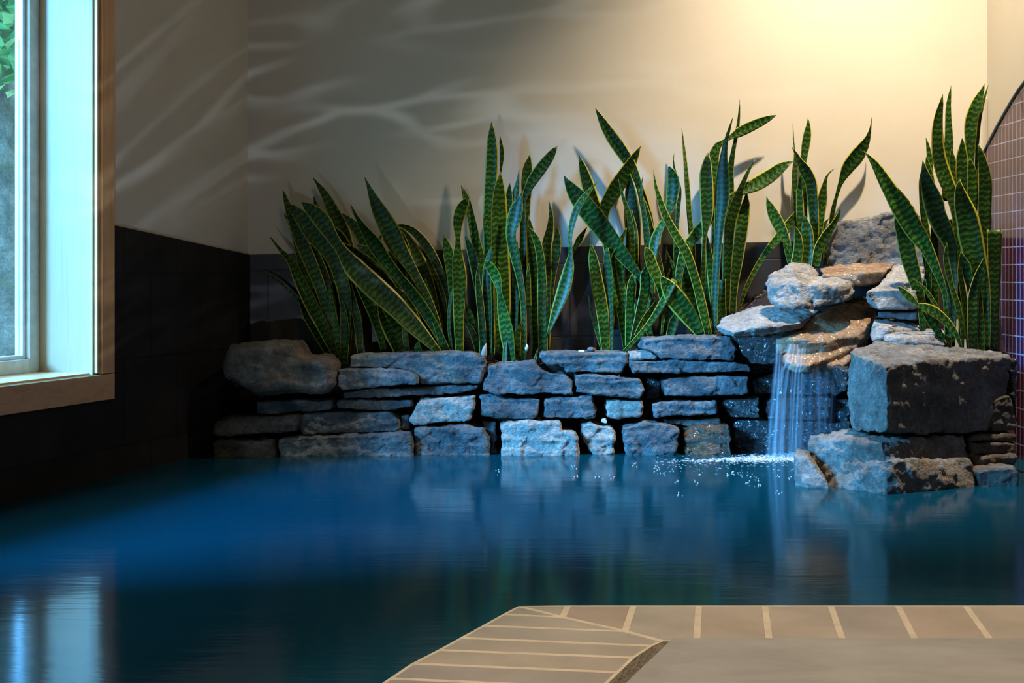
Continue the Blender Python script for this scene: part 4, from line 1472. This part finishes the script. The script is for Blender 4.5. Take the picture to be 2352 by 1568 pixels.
plant('rightmost snake plant, dense broad leaves beside the mosaic panel', W(2230, 830, 4.72), [
    L7((1210, 1300, 40), (1225, 650, 32), (1245, 450, 32), (1280, 280, 26), (1310, 160, 22), (1339, 68, 3)),
    L7((900, 1300, 100), (910, 800, 104), (920, 640, 84), (915, 450, 64), (915, 300, 52), (930, 170, 28), (944, 76, 3)),
    L7((1130, 1300, 60), (1150, 800, 84), (1150, 600, 124), (1160, 450, 134), (1200, 300, 114), (1250, 180, 74), (1285, 100, 26), (1298, 55, 3)),
    L7((720, 1300, 60), (705, 760, 44), (690, 680, 22), (677, 630, 3)),
    L7((760, 1300, 90), (710, 1000, 100), (690, 880, 50), (680, 830, 8)),
    L8((640, 1150, 60), (660, 600, 62), (650, 300, 42), (640, 150, 6)),
    L8((740, 1250, 60), (730, 600, 92), (720, 200, 72), (715, 50, 10)),
    L8((680, 900, 40), (640, 600, 40), (590, 380, 30), (560, 330, 6)),
    L8((1000, 1300, 70), (985, 700, 60), (940, 300, 80), (900, 100, 60)),
    L7((1010, 1450, 80), (1010, 1150, 100), (975, 950, 114), (955, 820, 62), (950, 738, 5)),
    L8((640, 700, 40), (660, 300, 60)) + L7((660, 1500, 84), (630, 1250, 64), (620, 1080, 42), (641, 928, 8)),
    L7((1070, 1400, 112), (1070, 1200, 114), (1060, 950, 130), (1060, 800, 104), (1063, 700, 52), (1063, 628, 5)),
    L7((1170, 1500, 112), (1170, 1100, 124), (1160, 950, 94), (1140, 850, 20)),
    L8((1200, 1200, 100), (1230, 300, 130)) + L7((1300, 1300, 154), (1305, 1100, 154), (1290, 950, 128), (1260, 800, 74), (1231, 693, 8)),
    L8((960, 1100, 60), (950, 500, 80)) + L7((1000, 1500, 90), (960, 1250, 144), (880, 1050, 174), (820, 850, 164), (800, 650, 144), (800, 500, 124), (815, 380, 94), (840, 260, 52), (857, 166, 4)),
    L8((610, 1250, 50), (590, 950, 88), (530, 700, 134), (460, 450, 164), (420, 250, 154), (350, 110, 60), (335, 60, 8)),
    L8((900, 1400, 50), (920, 800, 64), (915, 550, 66), (880, 350, 114), (800, 180, 155), (740, 50, 155)) + L7((760, 1330, 175), (700, 1150, 124), (665, 1000, 64), (644, 868, 6)),
    L8((1320, 1440, 84), (1320, 900, 124), (1325, 500, 138), (1325, 205, 148)),
    L8((1080, 1440, 50), (1050, 1100, 60), (1010, 820, 60), (980, 600, 46), (992, 430, 8)),
    L8((1100, 1200, 50), (1070, 720, 60), (1020, 560, 90), (990, 430, 10)),
    L8((1245, 1440, 60), (1235, 1050, 100), (1200, 720, 140), (1130, 470, 205), (1080, 250, 235), (1050, 80, 215)) + L7((1090, 1400, 215), (1050, 1250, 144), (1030, 1150, 84), (1037, 1066, 6)),
    L8((1200, 1440, 60), (1180, 1000, 72), (1170, 800, 40)),
    L8((860, 1420, 60), (860, 1150, 72), (850, 850, 62), (830, 700, 20)),
    L8((1110, 1445, 112), (1110, 1100, 132), (1120, 850, 124), (1160, 680, 94), (1205, 560, 62), (1234, 470, 5)),
    L8((1010, 1400, 30), (1000, 1200, 50), (960, 970, 74), (900, 780, 58), (860, 620, 74), (840, 500, 62), (845, 400, 42), (848, 331, 4)),
    L8((850, 1250, 30), (815, 800, 52), (740, 600, 88), (650, 400, 124), (540, 230, 185)) + L7((420, 1370, 215), (310, 1200, 164), (215, 1040, 128), (145, 920, 88), (75, 830, 36), (18, 770, 4)),
    L8((790, 1035, 12), (700, 900, 42), (620, 790, 32), (508, 695, 5)),
    L8((838, 1400, 10), (770, 1240, 74), (680, 1120, 74), (598, 1010, 10)),
    L8((1005, 1430, 25), (930, 1230, 62), (820, 1100, 98), (700, 1010, 104), (600, 970, 62), (512, 965, 12)),
    L8((558, 952, 12), (490, 895, 78), (420, 830, 68), (375, 790, 36), (354, 773, 6)),
], 4.92, 4.70, 0.015)

# ------------------------------------------------------------------ small things on the stones
mb = MB()
mb.tube([W(1112, 825, 4.99), W(1111, 812, 4.985), W(1113, 800, 4.985), W(1117, 788, 4.985)], [0.007, 0.011, 0.008, 0.001], 8)
o = mb.build('dry_sheath', M['papery'], smooth=True, origin=W(1112, 825, 4.99))
tag(o, 'grey papery leaf sheath standing at the end of the long slab', 'dead leaf')
mb = MB()
mb.tube([W(1210, 806, 4.97), W(1209, 800, 4.968), W(1211, 794, 4.968), W(1209, 789, 4.97)], [0.003, 0.007, 0.004, 0.001], 7)
o = mb.build('dry_petal', M['chip'], smooth=True, origin=W(1210, 806, 4.97))
tag(o, 'tiny white dry flake at the foot of the third snake plant', 'dead leaf')


def chip(label, px, py, Y, sx, sz, seed, mat='chip'):
    c = W(px, py, Y)
    bm = bmesh.new()
    random.seed(seed)
    vs = [bm.verts.new(c + Vector((random.uniform(-1, 1) * sx, random.uniform(-1, 1) * 0.015, random.uniform(0, 1) * sz))) for _ in range(16)]
    bmesh.ops.convex_hull(bm, input=vs)
    bmesh.ops.delete(bm, geom=[v for v in bm.verts if not v.link_faces], context='VERTS')
    o = finish_rock('stone_chip', bm, M[mat], 0.002, 0.0006, 1, 0.2, seed)
    return tag(o, label, 'stone', 'loose chips on the wall')


chip('flat white chip lying left on the capping slab', 1336, 809, 4.96, 0.016, 0.010, 1)
chip('squarish grey chip lying right on the capping slab', 1358, 807, 4.97, 0.018, 0.018, 2, 'stone')
chip('little white pebble perched on the round pale waterline stone', 1388, 973, 4.90, 0.013, 0.022, 3)

# ------------------------------------------------------------------ waterfall
wf = empty('waterfall', W(1815, 1046, 4.82), 'thin silky waterfall pouring off the wet lip slabs into the pool', 'waterfall')


def sheet(name, rows, par=wf, mat='fall', nu=12, nv=30):
    """rows: (px, py, width px, depth) from top to bottom"""
    P = np.array(rows, float)
    seg = np.linspace(0, 1, len(P))
    vs, fs, us = [], [], []
    for j in range(nv + 1):
        t = j / nv
        q = [np.interp(t, seg, P[:, k]) for k in range(4)]
        for i in range(nu + 1):
            u = i / nu
            bow = 0.018 * (1 - (2 * u - 1) ** 2) + 0.004 * math.sin(u * 23 + t * 3)
            vs.append(W(q[0] + (u - 0.5) * q[2], q[1], q[3]) - Vector((0, bow, 0)) - par.location)
            us.append((u, t))
    for j in range(nv):
        for i in range(nu):
            a = j * (nu + 1) + i
            fs.append((a, a + 1, a + nu + 2, a + nu + 1))
    me = bpy.data.meshes.new(name)
    me.from_pydata([tuple(v) for v in vs], [], fs)
    uvl = me.uv_layers.new(name='UVMap')
    li = np.empty(len(me.loops), dtype=np.int32)
    me.loops.foreach_get('vertex_index', li)
    uvl.data.foreach_set('uv', np.array(us)[li].ravel())
    me.polygons.foreach_set('use_smooth', [True] * len(me.polygons))
    return link(name, me, M[mat], par)


sheet('stream', [(1789, 790, 18, 4.80), (1788, 830, 22, 4.795), (1786, 880, 30, 4.795), (1783, 960, 40, 4.80), (1780, 1046, 46, 4.81)])
sheet('stream', [(1822, 790, 30, 4.775), (1815, 832, 40, 4.735), (1808, 850, 42, 4.74), (1803, 900, 50, 4.75), (1798, 1048, 58, 4.775)])
sheet('stream', [(1840, 800, 26, 4.765), (1836, 840, 26, 4.735), (1833, 856, 26, 4.74), (1831, 920, 30, 4.75), (1828, 1050, 36, 4.77)])
sheet('stream', [(1858, 838, 50, 4.80), (1860, 870, 62, 4.80), (1862, 940, 70, 4.81), (1860, 1040, 80, 4.82)], mat='fall_thin')
sheet('stream', [(1892, 850, 60, 4.83), (1895, 890, 60, 4.83), (1896, 940, 50, 4.84), (1896, 990, 40, 4.85)], mat='fall_thin')

random.seed(5)


def blobs(name, pts, label, cat, par=None):
    vs, fs = [], []
    mbb = MB()
    for c, r, st in pts:
        n = 6
        ring = [c + Vector((math.cos(2 * math.pi * k / n) * r * st, math.sin(2 * math.pi * k / n) * r, 0.0)) for k in range(n)]
        top = c + Vector((0, 0, r * 0.9))
        bot = c - Vector((0, 0, r * 0.3))
        mbb.add(ring + [top, bot], [(k, (k + 1) % n, n) for k in range(n)] + [((k + 1) % n, k, n + 1) for k in range(n)])
    o = mbb.build(name, M['foam'], smooth=True)
    return tag(o, label, cat, kind='stuff')


pts = []
for i in range(1500):
    t = abs(random.gauss(0, 0.33))
    px = 1826 - t * 330
    if px < 1500:
        continue
    py = 1049 + t * 12 + random.gauss(0, 2.2 + 3.5 * max(0, 1 - t * 1.6))
    pts.append((G(px, py, 0.0006), random.uniform(0.0004, 0.0010), random.uniform(3, 10)))
for i in range(160):
    px, py = random.uniform(1500, 1830), random.gauss(1066, 8)
    pts.append((G(px, py, 0.0006), random.uniform(0.0004, 0.0009), random.uniform(3, 8)))
blobs('foam', pts, 'streak of white foam where the waterfall meets the pool', 'foam')
pts = []
for (x, y) in ((1146, 1082), (1316, 1075), (1321, 1093), (1372, 1093), (1403, 1095), (1508, 1080), (1523, 1090), (1545, 1082), (1556, 1104), (1605, 1087), (1598, 1103), (1672, 1087), (1704, 1089), (1726, 1091),
               (1716, 1106), (1736, 1099), (1741, 1115), (1558, 1137), (1790, 1132), (1785, 1093), (1814, 1098), (1683, 1087), (1460, 1068), (1590, 1058)):
    for k in range(5):
        pts.append((G(x + random.gauss(0, 4), y + random.gauss(0, 4), 0.001), random.uniform(0.0012, 0.0028), random.uniform(0.8, 1.5)))
blobs('water_sparkles', pts, 'scattered white specks for droplets and glints of light on the pool left of the waterfall', 'droplets')  # white blobs stand in for sparkles of light on the water

# ------------------------------------------------------------------ garden outside the window
mb = MB()
mb.box((-14, -4, -0.75), (12.0, 0, 0), (0, 20, 0), (0, 0, -0.1))
tag(mb.build('ground', M['ground']), kind='structure')


def tree(label, x, y, r, h, nleaf, cz, cr, seed, crown=None):
    random.seed(seed)
    root = empty('tree', (x, y, -0.75), label, 'tree', 'garden trees outside the window')
    bm = bmesh.new()
    ring0 = []
    mbb = MB()
    pts = [Vector((math.sin(i * 0.7) * 0.05, math.cos(i * 0.9) * 0.05, h * i / 12)) for i in range(13)]
    mbb.tube(pts, [r * (1.25 if i == 0 else 1 - 0.03 * i) for i in range(13)], 20)
    for k in range(5):
        a = k * 1.3
        z = h * (0.45 + 0.1 * k)
        mbb.tube([Vector((0, 0, z)), Vector((math.cos(a) * cr * 0.4, math.sin(a) * cr * 0.4, z + 0.3)), Vector((math.cos(a) * cr * 0.8, math.sin(a) * cr * 0.8, z + 0.45))], [r * 0.3, r * 0.18, r * 0.06], 8)
    mbb.build('trunk', M['bark'], root, smooth=True)
    mbb = MB()
    c0 = Vector(crown) if crown else Vector((0, 0, 0))
    for i in range(nleaf):
        d = Vector((random.gauss(0, 1), random.gauss(0, 1), random.gauss(0, 1))).normalized() * cr * random.uniform(0.35, 1)
        p = c0 + Vector((d.x, d.y, cz + d.z * 0.8))
        a = Vector((random.gauss(0, 1), random.gauss(0, 1), random.gauss(0, 0.6))).normalized()
        b = a.orthogonal().normalized()
        s = random.uniform(0.05, 0.09)
        nn = a.cross(b) * s * 0.12
        mbb.add([p - a * s, p + b * s * 0.5 + nn, p + a * s, p - b * s * 0.5 + nn], [(0, 1, 2), (0, 2, 3)])
    mbb.build('foliage', M['foliage'], root)
    return root


tree('broad mossy tree trunk with hanging green leaves outside the window', -2.98, 7.35, 0.42, 5.0, 1500, 2.85, 0.75, 4, (0.28, -0.95, 0))
tree('slender tree behind the broad trunk outside the window', -5.2, 8.6, 0.14, 5.0, 1500, 3.4, 1.4, 9)
